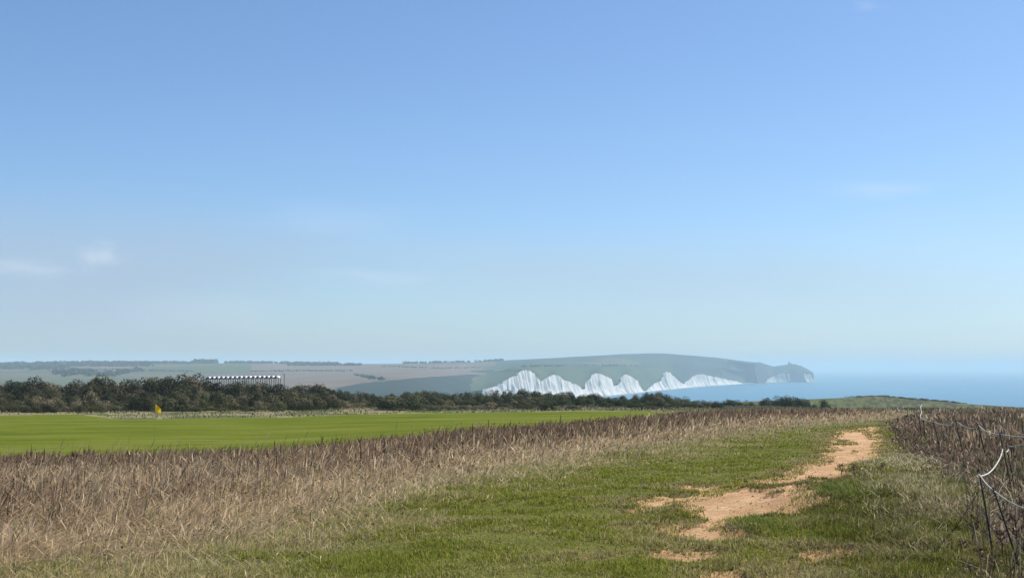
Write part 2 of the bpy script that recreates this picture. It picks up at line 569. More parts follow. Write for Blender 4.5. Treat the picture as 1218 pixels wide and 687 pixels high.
COAST_U = [560, 582, 612, 640, 670, 697, 715, 732, 750, 767, 795, 815, 838, 862, 886, 905, 918, 940, 958, 967]
COAST_D = [2700, 2800, 2950, 3150, 3350, 3600, 3750, 3950, 4150, 4400, 4900, 5300, 5750, 6200, 6650, 7050, 7250, 7350, 7300, 7450]
TOP_U = [560, 581, 590, 600, 612, 620, 624, 631, 637, 642, 646, 650, 655, 662, 668, 674, 683, 692, 696, 699, 704, 709, 714, 719, 726, 731, 734,
         738, 743, 748, 755, 762, 766, 770, 780, 789, 793, 799, 806, 810, 815, 820, 826, 832, 838, 847, 856, 866, 877, 889, 897, 906, 914, 922, 932, 945, 956, 962, 967]
TOP_V = [470, 463.5, 460, 456, 450, 444.5, 440.5, 439.5, 441, 444, 451, 453, 447.5, 445.5, 446, 450, 454, 458.5, 463, 462, 452, 446, 443.5, 445, 448.5, 450.5, 459,
         458, 446.5, 445, 448, 453.5, 464, 465, 457, 452, 441.8, 442.8, 448, 452, 457, 452, 447.5, 445, 444.8, 447, 448.5, 451, 453, 456.2, 456, 455.2, 451, 446, 444, 444, 443.5, 443.5, 445.5]
SKY_U = [-400, -100, 0, 60, 150, 240, 330, 420, 500, 560, 620, 660, 700, 745, 790, 825, 850, 875, 895, 905, 916, 920, 927, 938, 945, 953, 960, 964, 967]
SKY_V = [432, 432, 433, 432, 431, 430.5, 430, 430.5, 430, 429, 426.5, 424.5, 422.5, 420.8, 421, 422.8, 424.5, 427.8, 430.5, 431, 434.5, 435.3, 434.5, 433, 432.6, 435, 438.5, 441, 443.5]


def coast(u): return np.interp(u, COAST_U, COAST_D)


cu = np.linspace(581, 967, 2600)
c0 = coast(cu)
arc = np.concatenate([[0], np.cumsum(np.hypot(np.diff(c0 * (cu - CX) / F), np.diff(c0)))])   # metres along the shore
cd = c0 + (fbm(arc / 330, arc * 0, 61, 3) - 0.5) * 60
_px, _py = c0 * (cu - CX) / F, c0
_tx, _ty = np.gradient(_px), np.gradient(_py)
_w = 60; _k = np.ones(2 * _w + 1) / (2 * _w + 1)
_tx, _ty = np.convolve(np.pad(_tx, _w, mode='edge'), _k, 'valid'), np.convolve(np.pad(_ty, _w, mode='edge'), _k, 'valid')
_l = np.hypot(_tx, _ty); cnx, cny = _ty / _l, -_tx / _l          # towards the sea


def facet(a, seed):
    """Irregular zigzag of buttresses and clefts along the shore, in metres towards the sea."""
    f = np.abs(vnoise(a / 34, a * 0 + 3, seed) - .5) * 2 + .45 * np.abs(vnoise(a / 13, a * 0 + 8, seed + 1) - .5) * 2
    return (f - .6) * 12


ctop = zat(np.interp(cu, TOP_U, TOP_V) + (fbm(cu * .35, cu * 0 + 7, 66, 4) - .5) * 1.3, coast(cu))
ctop = np.maximum(ctop, SEA + 1)
rows = 26
cv = []; ccol = []
for k in range(rows):
    t = k / (rows - 1)
    z = SEA - 1.5 + (ctop - SEA + 1.5) * t
    gul = np.abs(fbm(arc / 30 + z * .012, z * 0.02 + 9, 63, 3) - .5) * 12 * math.sin(PI * min(1, t * .8 + .2)) + (fbm(arc / 11, z * .05, 64, 2) - .5) * 4 * (1 - t * .5)
    off = facet(arc + z * .10, 62) * (1.0 - .35 * t) - gul - t * 10 + 9 * (1 - t) ** 4
    th_ = (cu - CX) / F
    cv.append(np.stack([cd * th_ + off * cnx, cd + off * cny, z], -1))
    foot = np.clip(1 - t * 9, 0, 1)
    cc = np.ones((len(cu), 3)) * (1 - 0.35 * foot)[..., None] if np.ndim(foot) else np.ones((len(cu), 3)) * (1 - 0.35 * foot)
    # farthest headland: chalk greyed, its haze and shade put into the colour
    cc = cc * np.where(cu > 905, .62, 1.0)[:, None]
    ccol.append(cc)
TOPX, TOPY = cv[-1][:, 0], cv[-1][:, 1]
cv = np.concatenate(cv); nc = len(cu)
ii = (np.arange(rows - 1)[:, None] * nc + np.arange(nc - 1)[None, :]).ravel()
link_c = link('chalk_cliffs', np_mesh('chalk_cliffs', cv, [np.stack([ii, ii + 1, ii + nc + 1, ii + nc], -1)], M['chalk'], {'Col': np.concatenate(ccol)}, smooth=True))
tag(link_c, kind='structure')

# downland: stations of height along each bearing, from valley side or cliff top to skyline and down behind it
hu = np.concatenate([np.linspace(-420, 0, 60)[:-1], np.linspace(0, 578, 340)[:-1], np.linspace(578, 967, 900)])
DSKY = np.interp(hu, [-400, 500, 700, 860, 905, 920, 967], [5400, 5400, 5900, 6900, 7200, 7420, 7560])
sky = np.interp(hu, SKY_U, SKY_V)
cdh = np.interp(hu, cu, cd) + 1.0
cth = np.interp(hu, cu, ctop)


def smooth_u(fu, fv, width):
    g = np.linspace(-width, width, 21)
    return sum(np.interp(np.maximum(hu, 578) + o, fu, fv) for o in g) / 21


v_a = smooth_u(TOP_U, TOP_V, 7); v_b = smooth_u(TOP_U, TOP_V, 26)
d_s = smooth_u(COAST_U, COAST_D, 8)
stat_d = []; stat_z = []
left = hu < 578
NS = 120
HV = np.zeros((NS, len(hu), 3)); HC = np.zeros((NS, len(hu), 3))
for j, u in enumerate(hu):
    ds = DSKY[j]; zs = zat(sky[j], ds)
    if u < 590:
        st = [(1560, -79), (1900, zat(475, 1900)), (2300, zat(464, 2300)), (2800, zat(455, 2800)), (3500, zat(446, 3500)), (ds, zs), (ds + 500, zs - 12), (ds + 1800, zs - 60)]
        # spur above the river on the right of this stretch
        sp_ = np.interp(u, [300, 400, 440, 500, 560, 578], [0, 2, 8, 16, 22, 24])
        w_ = 1.0
        st[2] = (2300, zat(464 - sp_ * .25, 2300)); st[3] = (2750, zat(455 - sp_ * .42, 2750)); st[4] = (3500, zat(446 - sp_ * .12, 3500))
        stl = st
    if u < 912:
        d0 = cdh[j]; z0 = cth[j]
        v0 = V0 + (EYE - z0) * F / d0
        dsm = d_s[j]; da = dsm + 220 + (ds - dsm) * .06; dm = dsm + (ds - dsm) * .35; de = dsm + (ds - dsm) * .62
        rise = v_b[j] - sky[j]
        st = [(d0, z0), (da, zat(v_a[j] - .8, da)), (dm, zat(v_b[j] - rise * .50, dm)), (de, zat(sky[j] + rise * .46, de)),
              (ds - 250, zat(sky[j] + rise * .10, ds - 250)), (ds, zs), (ds + 500, zs - 20), (ds + 1500, zs - 90)]
        if u < 578:
            wl = float(sstep(470, 578, u))
            st = [(a[0] * (1 - wl) + b[0] * wl, a[1] * (1 - wl) + b[1] * wl) for a, b in zip(stl, st)]
    else:
        d0 = cdh[j]; z0 = cth[j]
        st = [(d0, z0), (d0 + (ds - d0) * .5, z0 + (zs - z0) * .62), (ds, max(zs, z0)), (ds + 120, max(zs, z0) - 12), (ds + 500, SEA - 4)]
    sd_ = np.array([s[0] for s in st]); sz_ = np.array([s[1] for s in st])
    tt = np.linspace(0, 1, NS)
    dd = np.interp(tt, np.linspace(0, 1, len(sd_)), sd_)
    # smooth the broken profile a little
    zz = np.interp(dd, sd_, sz_)
    k = 4 if u < 912 else 3
    pad = np.concatenate([np.full(k, zz[0]), zz, np.full(k, zz[-1])])
    zsm = np.convolve(pad, np.ones(2 * k + 1) / (2 * k + 1), 'valid')
    edge = np.minimum(1, np.arange(NS) / 8.0)
    zz = zz * (1 - edge) + zsm * edge
    HV[:, j, 0] = dd * (u - CX) / F; HV[:, j, 1] = dd; HV[:, j, 2] = zz
amp = np.minimum(1, np.arange(NS) / 12.0)[:, None] * np.where(hu > 905, 0.12, np.where(hu < 578, 1, 0.8))[None, :]
HV[:, :, 2] += amp * ((fbm(HV[:, :, 0] * .0016, HV[:, :, 1] * .0011, 71, 4) - .5) * 17)
# the turf edge follows the broken cliff edge
wgt = np.clip(1 - np.arange(NS) / 7.0, 0, 1)[:, None] * (hu >= 578)[None, :]
HV[:, :, 0] += wgt * (np.interp(hu, cu, TOPX) - HV[0, :, 0])[None, :]
HV[:, :, 1] += wgt * (np.interp(hu, cu, TOPY) - HV[0, :, 1])[None, :]
# field pattern: long strips of stubble, pasture and wood
hx, hy = HV[:, :, 0], HV[:, :, 1]
UU = CX + F * hx / hy
VV = V0 + (EYE - HV[:, :, 2]) * F / hy
cell = _hash(np.floor(hx / 420 + vnoise(hx * .004, hy * .004, 3)), np.floor(hy / 700 + .6 * vnoise(hx * .002, hy * .002, 5)), 77)
past = np.array([.065, .085, .035]); past2 = np.array([.085, .095, .045]); stub = np.array([.145, .112, .085]); wood = np.array([.022, .034, .018])
HC[:] = past
HC[cell > .45] = past2
HC[cell > .72] = stub * .85
wob = (fbm(hx * .003, hy * .002, 81, 4) - .5)
big = (UU > 300) & (UU < 640 + wob * 60) & (VV > 433 + wob * 2) & (VV < 462) & (UU < 575 + wob * 120)
HC[big] = stub
lower = (UU < 330) & (VV > 444 + wob * 5)
HC[lower & (cell < .6)] = stub * .85
spur = (UU > 395 + wob * 40) & (UU < 572 + wob * 60) & (VV > np.interp(UU, [390, 430, 500, 560, 585], [463, 455, 449, 445, 447]) + wob * 2)
HC[spur] = np.array([.024, .038, .034])  # dark woodland on the spur, with the slope's shade put into the colour
HC[(UU >= 582 + wob * 90) & (VV > 436 + wob * 4) & (UU < 800)] = np.array([.060, .082, .046])
HC[(UU >= 590) & (VV <= 436 + wob * 4)] = np.array([.046, .066, .046])
HC[(UU >= 590) & (UU < 780) & (wob > .08) & (VV < 434)] = np.array([.10, .10, .055])
HC[(UU >= 560) & (UU < 620) & (np.abs(VV - 441 - wob * 6) < 1.3)] = wood
HC[UU > 800] = np.array([.034, .050, .040])
nh = len(hu)
ii = (np.arange(NS - 1)[:, None] * nh + np.arange(nh - 1)[None, :]).ravel()
hills = link('hills', np_mesh('hills', HV.reshape(-1, 3), [np.stack([ii, ii + 1, ii + nh + 1, ii + nh], -1)], M['hills'], {'Col': HC.reshape(-1, 3)}, smooth=True))
tag(hills, kind='structure')


def hill_point(u, v):
    """Where a place on the far downs lies: the nearest surface row that shows at this height."""
    j = int(np.argmin(np.abs(hu - u)))
    col = VV[:, j]
    k = np.where(col <= v)[0]
    k = int(k[0]) if len(k) else int(np.argmin(col))
    return HV[k, j]


# ------------------------------------------------------------------ scatter helpers
def quads_cloud(C, N, size, col, aspect=1.0, jitter=0.8):
    """Leaf faces at points C turned roughly to N."""
    n = len(C)
    N = N + rng.normal(0, jitter, (n, 3)); N /= np.linalg.norm(N, axis=1)[:, None] + 1e-9
    A = np.cross(N, rng.normal(0, 1, (n, 3))); A /= np.linalg.norm(A, axis=1)[:, None] + 1e-9
    B = np.cross(N, A)
    s = size[:, None] * 0.5
    V = np.stack([C - A * s - B * s * aspect * .4, C + A * s * .2 - B * s * aspect, C + A * s + B * s * aspect * .3, C - A * s * .1 + B * s * aspect], 1)
    q = np.arange(n * 4).reshape(n, 4)
    return V.reshape(-1, 3), q, np.repeat(col, 4, 0)


def blades(P, h, w, ang, lean, c0, c1, prof, ts, face=None):
    """Bent strips. prof: width profile at ts (last one 0 = tip)."""
    n = len(P); L = len(ts)
    fa = rng.uniform(0, 2 * PI, n) if face is None else face
    W = np.stack([np.cos(fa), np.sin(fa), np.zeros(n)], -1)
    D = np.stack([np.cos(ang), np.sin(ang), np.zeros(n)], -1)
    rowsV = []; rowsC = []
    for k, t in enumerate(ts):
        ct = P + D * (h * lean * t ** 1.7)[:, None]
        ct = ct + np.array([0, 0, 1.0]) * (h * t * (1 - 0.35 * np.minimum(lean, 1.4) * t))[:, None]
        c = c0 * (1 - t) + c1 * t
        if k < L - 1:
            rowsV.append(ct - W * (w * prof[k] * .5)[:, None]); rowsV.append(ct + W * (w * prof[k] * .5)[:, None])
            rowsC += [c, c]
        else:
            rowsV.append(ct); rowsC.append(c)
    V = np.stack(rowsV, 1); C = np.stack(rowsC, 1); m = V.shape[1]
    b = np.arange(n)[:, None] * m
    q = [b + np.array([2 * k, 2 * k + 1, 2 * k + 3, 2 * k + 2]) for k in range(L - 2)]
    t = b + np.array([m - 3, m - 2, m - 1])
    return V.reshape(-1, 3), np.concatenate(q).reshape(-1, 4) if q else np.zeros((0, 4), int), t, C.reshape(-1, 3)


class Cloud:
    def __init__(self): self.V = []; self.Q = []; self.T = []; self.C = []; self.n = 0

    def add(self, V, q, t, C):
        self.V.append(V); self.C.append(C)
        if len(q): self.Q.append(q + self.n)
        if len(t): self.T.append(t + self.n)
        self.n += len(V)

    def mesh(self, name, mat):
        fs = []
        if self.Q: fs.append(np.concatenate(self.Q))
        if self.T: fs.append(np.concatenate(self.T))
        return np_mesh(name, np.concatenate(self.V), fs, mat, {'Col': np.concatenate(self.C)})


def wedge(nmax, d0, d1, power, half=27.0):
    """Points of a view-wide sector, denser near the viewer: density ~ d**-power."""
    a = 2 - power
    r = (rng.uniform(0, 1, nmax) * (d1 ** a - d0 ** a) + d0 ** a) ** (1 / a)
    t = rng.uniform(-half, half, nmax) * PI / 180
    return r * np.sin(t), r * np.cos(t)


def pick(pal, n, wts=None):
    pal = np.array(pal); i = rng.choice(len(pal), n, p=wts)
    c = pal[i] * rng.uniform(.5, 1.5, (n, 1))
    return c


WIND = 0.15   # stems lean to the right, as in the photograph

# ------------------------------------------------------------------ dry meadow and right-hand scrub
STRAW = [(.62, .48, .31), (.70, .57, .385), (.53, .39, .245), (.46, .375, .21)]
MAUVE = [(.25, .168, .110), (.31, .210, .13), (.155, .104, .070), (.40, .285, .175)]
OLIVE = [(.30, .295, .115), (.38, .36, .17), (.23, .25, .09)]


def dry_patch():
    cl = Cloud()
    X, Y = wedge(1150000, 8.5, 124.0, 1.55)
    u, v, d, mead, scr, fair = zones(X, Y)
    sd = path_sd(X, Y)
    dens = fbm(X * .9, Y * .5, 91, 3)
    edge = sstep(-1.8, 1.6, mead)
    keep = (mead > -1.8) & (rng.uniform(0, 1, len(X)) < edge * (.45 + .9 * dens)) & (u < 1085) & (sd > .3)
    X, Y, u, v, d, mead, edge = X[keep], Y[keep], u[keep], v[keep], d[keep], mead[keep], edge[keep]
    Z = ground_h(X, Y); n = len(X)
    big = fbm(X * .22, Y * .13, 92, 3); fine = fbm(X * 1.3, Y * .9, 93, 3)
    # mauve-brown share: strong in the middle and to the right, weak in the near left and along the near edge
    mv = sstep(0.8, 4.5, mead) * np.clip(0.20 + sstep(600, 560, v) * .45 + (big - .5) * 2.0 + (fine - .5) * .8 + sstep(350, 700, u) * .80 - .15 * sstep(300, 100, u) * sstep(590, 620, v), 0, .94)
    r = rng.uniform(0, 1, n)
    c = pick(STRAW, n); cm = pick(MAUVE, n); co = pick(OLIVE, n)
    cm = cm * (1 - .18 * sstep(350, 700, u))[:, None]
    c = np.where((r < mv)[:, None], cm, c)
    ol = (rng.uniform(0, 1, n) < .10 + .45 * sstep(1.6, -.6, mead))
    c = np.where(ol[:, None] & (r >= mv * .8)[:, None], co, c)
    red = (sstep(548, 532, v) * sstep(560, 250, u))[:, None] * .6
    c = c * (1 - red) + pick([(.42, .28, .17), (.34, .225, .14), (.50, .36, .23)], n) * red
    h = (.13 + .40 * sstep(-.8, 3.5, mead)) * rng.uniform(.55, 1.2, n) * (.6 + .8 * fine) * np.where(rng.uniform(0, 1, n) < .08, 1.25, 1.0)
    h *= np.interp(d, [0, 14, 25], [.8, .9, 1.0])
    w = np.maximum(.0042, .00045 * d) * rng.uniform(.7, 1.4, n)
    tang = 1 - .35 * sstep(0, 4, mead) * sstep(20, 45, d)
    ang = np.where(rng.uniform(0, 1, n) < .55, rng.normal(0.2, .7, n), rng.uniform(0, 2 * PI, n))
    lean = np.abs(rng.normal(WIND + .60 * tang, .60 * tang + .12, n))
    P = np.stack([X, Y, Z - .02], -1)
    plume = rng.uniform(0, 1, n) < .5
    tip = np.where(plume[:, None], c * np.array([1.0, .95, .9]), c * 1.15)
    a = plume
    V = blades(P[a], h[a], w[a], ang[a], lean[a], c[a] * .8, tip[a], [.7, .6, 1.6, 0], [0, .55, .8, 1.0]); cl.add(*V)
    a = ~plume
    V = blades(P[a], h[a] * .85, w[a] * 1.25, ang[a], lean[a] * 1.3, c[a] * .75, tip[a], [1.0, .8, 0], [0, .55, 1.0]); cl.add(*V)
    # tall loose culms standing above the rest
    k = rng.choice(n, 2600, replace=False); k = k[(mead[k] > 1.5) & (d[k] > 12) & (rng.uniform(0, 1, len(k)) < np.interp(u[k], [0, 120, 300, 700], [.3, .9, .5, .6]))]
    V = blades(P[k], h[k] * 1.0 + rng.uniform(.12, .42, len(k)), np.maximum(.004, .00028 * d[k]), rng.normal(.1, .3, len(k)), rng.uniform(.15, .45, len(k)),
               pick(MAUVE, len(k)) * .9, pick(STRAW, len(k)) * .65, [.6, .6, 1.8, 0], [0, .7, .85, 1.0]); cl.add(*V)
    # dark withered seed heads and leaves caught in the tangle
    k = rng.choice(n, 60000, replace=False); k = k[(d[k] < 70) & (mead[k] > .6) & (fbm(X[k] * .9, Y[k] * .6, 95, 3) > .47)]
    C = P[k] + np.array([0, 0, 1.0]) * (h[k] * rng.uniform(.3, .95, len(k)))[:, None]
    V, q, cc = quads_cloud(C, rng.normal(0, 1, (len(k), 3)), np.maximum(.018, .0011 * d[k]) * rng.uniform(.5, 1.3, len(k)), pick([(.075, .045, .032), (.11, .07, .045), (.05, .034, .026), (.15, .10, .065)], len(k)), 1.0, .9)
    cl.add(V, q, np.zeros((0, 3), int), cc)
    # flattened stems lying in the tangle
    k = rng.choice(n, 16000, replace=False); k = k[d[k] < 30]
    PP = P[k] + np.array([0, 0, 1.0]) * (h[k] * rng.uniform(.35, .85, len(k)))[:, None]
    V = blades(PP, rng.uniform(.10, .28, len(k)), np.maximum(.0045, .00042 * d[k]), rng.uniform(0, 2 * PI, len(k)), rng.uniform(1.2, 2.0, len(k)), pick(STRAW, len(k)), pick(STRAW, len(k)) * 1.15, [.9, .8, 0], [0, .6, 1.0]); cl.add(*V)
    return cl


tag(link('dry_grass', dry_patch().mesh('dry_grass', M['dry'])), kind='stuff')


def scrub_patch():
    cl = Cloud()
    X, Y = wedge(720000, 8.5, 124.0, 1.5)
    u, v, d, mead, scr, fair = zones(X, Y)
    sd = path_sd(X, Y)
    dens = fbm(X * .8, Y * .5, 101, 3)
    keep = (scr > -.6) & (u > 1030) & (mead < 1) & (sd > .3) & (rng.uniform(0, 1, len(X)) < sstep(-.6, .6, scr) * (.5 + 1.0 * dens))
    X, Y, u, v, d, scr = X[keep], Y[keep], u[keep], v[keep], d[keep], scr[keep]
    Z = ground_h(X, Y); n = len(X)
    big = fbm(X * .35, Y * .22, 102, 3)
    pal = [(.165, .110, .080), (.21, .14, .098), (.11, .075, .056), (.28, .20, .14)]
    c = pick(pal, n); cs = pick(STRAW, n) * .75; co = pick([(.12, .135, .05), (.09, .11, .038), (.16, .165, .075)], n)
    r = rng.uniform(0, 1, n)
    fs = np.clip(.16 + (big - .5) * 1.3 + .30 * sstep(26, 16, d), .05, .65)
    c = np.where((r < fs)[:, None], cs, c)
    ro = rng.uniform(0, 1, n); fo = np.clip(.10 + .16 * sstep(30, 20, d) * sstep(13, 17, d) + (fbm(X * .6, Y * .4, 103, 3) - .5), .03, .6)
    c = np.where((ro < fo)[:, None], co, c)
    h = (.10 + .40 * sstep(-.4, 2.5, scr)) * rng.uniform(.4, 1.25, n) * (.6 + .8 * big)
    h *= np.interp(d, [10, 16, 30, 60], [.55, .55, .95, 1.1])
    w = np.maximum(.005, .00046 * d) * rng.uniform(.7, 1.5, n)
    ang = rng.uniform(0, 2 * PI, n); lean = np.abs(rng.normal(.25, .45, n))
    P = np.stack([X, Y, Z - .02], -1)
    a = rng.uniform(0, 1, n) < .55
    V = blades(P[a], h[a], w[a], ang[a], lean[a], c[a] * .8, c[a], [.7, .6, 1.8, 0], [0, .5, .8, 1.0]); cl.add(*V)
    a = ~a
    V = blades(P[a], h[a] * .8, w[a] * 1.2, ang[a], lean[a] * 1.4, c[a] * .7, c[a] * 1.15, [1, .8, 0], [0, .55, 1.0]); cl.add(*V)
    # long arching bramble stems at the frame's right
    X3, Y3 = wedge(6000, 10.0, 19, 1.0, 22); u3, v3, d3, m3, s3, _ = zones(X3, Y3)
    kk = (s3 > .1) & (u3 > 1100); kk = np.where(kk)[0][:420]; m = len(kk)
    P3 = np.stack([X3[kk], Y3[kk], ground_h(X3[kk], Y3[kk])], -1)
    cc3 = np.where((rng.uniform(0, 1, m) < .75)[:, None], pick([(.07, .05, .042), (.10, .068, .055)], m), pick([(.40, .34, .24), (.30, .25, .17)], m))
    cl.add(*blades(P3, rng.uniform(.2, .6, m), rng.uniform(.006, .012, m), rng.uniform(0, 2 * PI, m), np.abs(rng.normal(.5, .6, m)), cc3, cc3, [1, .9, .7, .5, 0], [0, .3, .55, .8, 1]))
    # small withered leaves in the tangle
    k = rng.choice(n, min(n, 30000), replace=False)
    C = P[k] + np.array([0, 0, 1.0]) * (h[k] * rng.uniform(.2, .9, len(k)))[:, None]
    V, q, cc = quads_cloud(C, np.tile((0, 0, 1.0), (len(k), 1)), np.maximum(.03, .0016 * d[k]) * rng.uniform(.6, 1.4, len(k)), pick(pal + [(.05, .065, .025)] * 2, len(k)), .7, .9)
    cl.add(V, q, np.zeros((0, 3), int), cc)
    return cl


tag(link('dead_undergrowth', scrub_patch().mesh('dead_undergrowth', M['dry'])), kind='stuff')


# ------------------------------------------------------------------ turf beside the path
def turf():
    cl = Cloud()
    X, Y = wedge(1350000, 8.5, 66.0, 1.6, 26.5)
    u, v, d, mead, scr, fair = zones(X, Y)
    sd = path_sd(X, Y)
    keep = (mead < 1.2) & (scr < .35) & (sd > -.30) & (u > -60)
    tus = fbm(X * 2.6, Y * 2.0, 2, 3); pat = fbm(X * .55, Y * .4, 112, 4)
    keep &= rng.uniform(0, 1, len(X)) < .5 + .8 * sstep(.3, .62, tus) * np.where(sd < 0, .035 * (fbm(X * 3, Y * 2, 118, 3) > .5), .25 + .75 * sstep(-.1, .5, sd + .35 * tus))
    X, Y, u, v, d, mead, scr, sd, tus, pat = [a[keep] for a in (X, Y, u, v, d, mead, scr, sd, tus, pat)]
    Z = ground_h(X, Y); n = len(X)
    G = [(.215, .238, .030), (.265, .270, .042), (.155, .182, .022), (.30, .285, .062)]
    c = pick(G, n)
    streak = fbm(X * .9, Y * 1.6, 116, 4)
    fs = np.clip(.12 + (pat - .5) * 1.0 + (streak - .5) * 1.9 + .55 * sstep(-2.2, -.2, mead) + .5 * sstep(.6, .05, sd) + .32 * sstep(1000, 1090, u) * sstep(560, 600, v), .02, .85)
    r = rng.uniform(0, 1, n)
    c = np.where((r < fs)[:, None], pick([(.48, .41, .21), (.42, .37, .155), (.36, .33, .12), (.44, .33, .19)], n), c)
    # long rank grass on the bank to the right of the path
    bank = sstep(-.0, 1.0, np.exp(-((X - BANK[0][0]) / 1.7) ** 2 - ((Y - BANK[0][1]) / 2.4) ** 2) * 1.3 + np.exp(-((X - BANK[1][0]) / 2.4) ** 2 - ((Y - BANK[1][1]) / 4.5) ** 2))
    right = sstep(930, 1040, u) * sstep(540, 580, v)
    dk = (bank * .7 * (pat > .38))[:, None]
    c = c * (1 - dk * .35)
    c = c * (1 - (.30 * sstep(930, 1010, u) * sstep(548, 575, v))[:, None])      # rank, darker grass on the bank
    lit = .6 * sstep(.42, .62, fbm(X * .9, Y * .6, 113, 3)) * np.exp(-((u - 1100) / 70) ** 2 - ((v - 595) / 36) ** 2)
    c = np.where((rng.uniform(0, 1, n) < lit)[:, None], pick([(.44, .37, .23), (.36, .31, .17), (.50, .43, .29)], n), c)
    h = (.018 + .034 * sstep(.35, .7, tus)) * rng.uniform(.6, 1.5, n) * np.interp(d, [10, 20, 50], [1.15, 1, .8]) + .075 * bank * rng.uniform(.2, 1.2, n) * sstep(.1, .8, sd) + .05 * right * rng.uniform(.2, 1, n) * sstep(.1, .8, sd)
    h += .10 * sstep(-2.0, .3, mead) * rng.uniform(.2, 1, n)
    w = np.maximum(.005, .00052 * d) * rng.uniform(.7, 1.4, n)
    ang = rng.uniform(0, 2 * PI, n); lean = np.abs(rng.normal(.7, .5, n))
    P = np.stack([X, Y, Z - .006], -1)
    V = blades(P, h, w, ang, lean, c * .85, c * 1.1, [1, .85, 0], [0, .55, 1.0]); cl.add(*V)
    # long dark tufts overhanging the broken edge right of the path
    e3 = np.exp(-((X - BANK[3][0] - .30) / .34) ** 2 - ((Y - BANK[3][1] - .1) / .75) ** 2) + .8 * np.exp(-((X - BANK[4][0] - .16) / .22) ** 2 - ((Y - BANK[4][1]) / .40) ** 2)
    k = np.where((rng.uniform(0, 1, n) < e3 * .8) & (sd > .0))[0]
    V = blades(P[k], rng.uniform(.05, .15, len(k)), w[k] * 1.0, rng.uniform(2.2, 4.6, len(k)), rng.uniform(.3, 1.1, len(k)), pick([(.07, .10, .018), (.10, .135, .025)], len(k)), pick([(.13, .175, .03), (.17, .20, .045)], len(k)), [1, .8, 0], [0, .55, 1.0]); cl.add(*V)
    # overhanging tufts along the worn edges
    k = np.where((sd < .22) & (sd > -.12) & (rng.uniform(0, 1, n) < .6))[0]
    V = blades(P[k], rng.uniform(.03, .07, len(k)), w[k], ang[k], lean[k] * .8, c[k] * .6, c[k], [1, .8, 0], [0, .55, 1.0]); cl.add(*V)
    # small plants and leaves low in the turf
    k = rng.choice(n, 24000, replace=False)
    V, q, cc = quads_cloud(P[k] + np.array([0, 0, .02]), np.tile((0, 0, 1.0), (len(k), 1)), np.maximum(.02, .0013 * d[k]) * rng.uniform(.6, 1.3, len(k)), pick([(.08, .12, .03), (.13, .16, .04), (.24, .22, .10)], len(k)), .8, .5)
    cl.add(V, q, np.zeros((0, 3), int), cc)
    # pale flattened straw on the right
    X2, Y2 = wedge(90000, 10, 32, 1.5, 22.5)
    u2, v2, d2, m2, s2, _ = zones(X2, Y2)
    pr = np.exp(-((u2 - 1120) / 75) ** 2 - ((v2 - 598) / 40) ** 2) * 1.0 + .9 * np.exp(-((u2 - 1075) / 55) ** 2 - ((v2 - 561) / 9) ** 2)
    k = (rng.uniform(0, 1, len(X2)) < pr * .5 * (fbm(X2 * 1.2, Y2 * .8, 115, 3) > .42)) & (path_sd(X2, Y2) > .2)
    X2, Y2, d2 = X2[k], Y2[k], d2[k]; m = len(X2)
    P2 = np.stack([X2, Y2, ground_h(X2, Y2) + rng.uniform(.01, .07, m)], -1)
    V = blades(P2, rng.uniform(.04, .15, m), np.maximum(.006, .0006 * d2), rng.uniform(0, 2 * PI, m), rng.uniform(1.0, 2.2, m), pick([(.52, .44, .29), (.42, .36, .21), (.33, .31, .15)], m), pick([(.58, .50, .34), (.44, .37, .23)], m), [1, .8, 0], [0, .6, 1]); cl.add(*V)
    return cl


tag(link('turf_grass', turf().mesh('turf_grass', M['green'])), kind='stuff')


def pebbles():
    cl = Cloud()
    X, Y = wedge(160000, 10, 48, 1.2, 22)
    sd = path_sd(X, Y)
    k = (sd < .12) & (fbm(X * 1.3, Y * .9, 131, 3) > .42) & (rng.uniform(0, 1, len(X)) < .30)
    X, Y = X[k], Y[k]; n = len(X)
    r = np.minimum(rng.gamma(1.3, .0035, n) + .002 + .00010 * np.hypot(X, Y), .022)
    octa = np.array([(1, 0, 0), (0, 1, 0), (-1, 0, 0), (0, -1, 0), (0, 0, .6), (0, 0, -.6)])
    P = np.stack([X, Y, ground_h(X, Y)], -1)
    V = P[:, None, :] + octa[None] * r[:, None, None] * rng.uniform(.6, 1.4, (n, 6, 1))
    f = np.array([(0, 1, 4), (1, 2, 4), (2, 3, 4), (3, 0, 4), (1, 0, 5), (2, 1, 5), (3, 2, 5), (0, 3, 5)])
    T = (np.arange(n)[:, None, None] * 6 + f[None]).reshape(-1, 3)
    c = pick([(.42, .30, .19), (.30, .20, .125), (.50, .42, .31), (.22, .145, .09)], n)
    cl.add(V.reshape(-1, 3), np.zeros((0, 4), int), T, np.repeat(c, 6, 0))
    return cl


tag(link('pebbles', pebbles().mesh('pebbles', M['dock'])), kind='stuff')


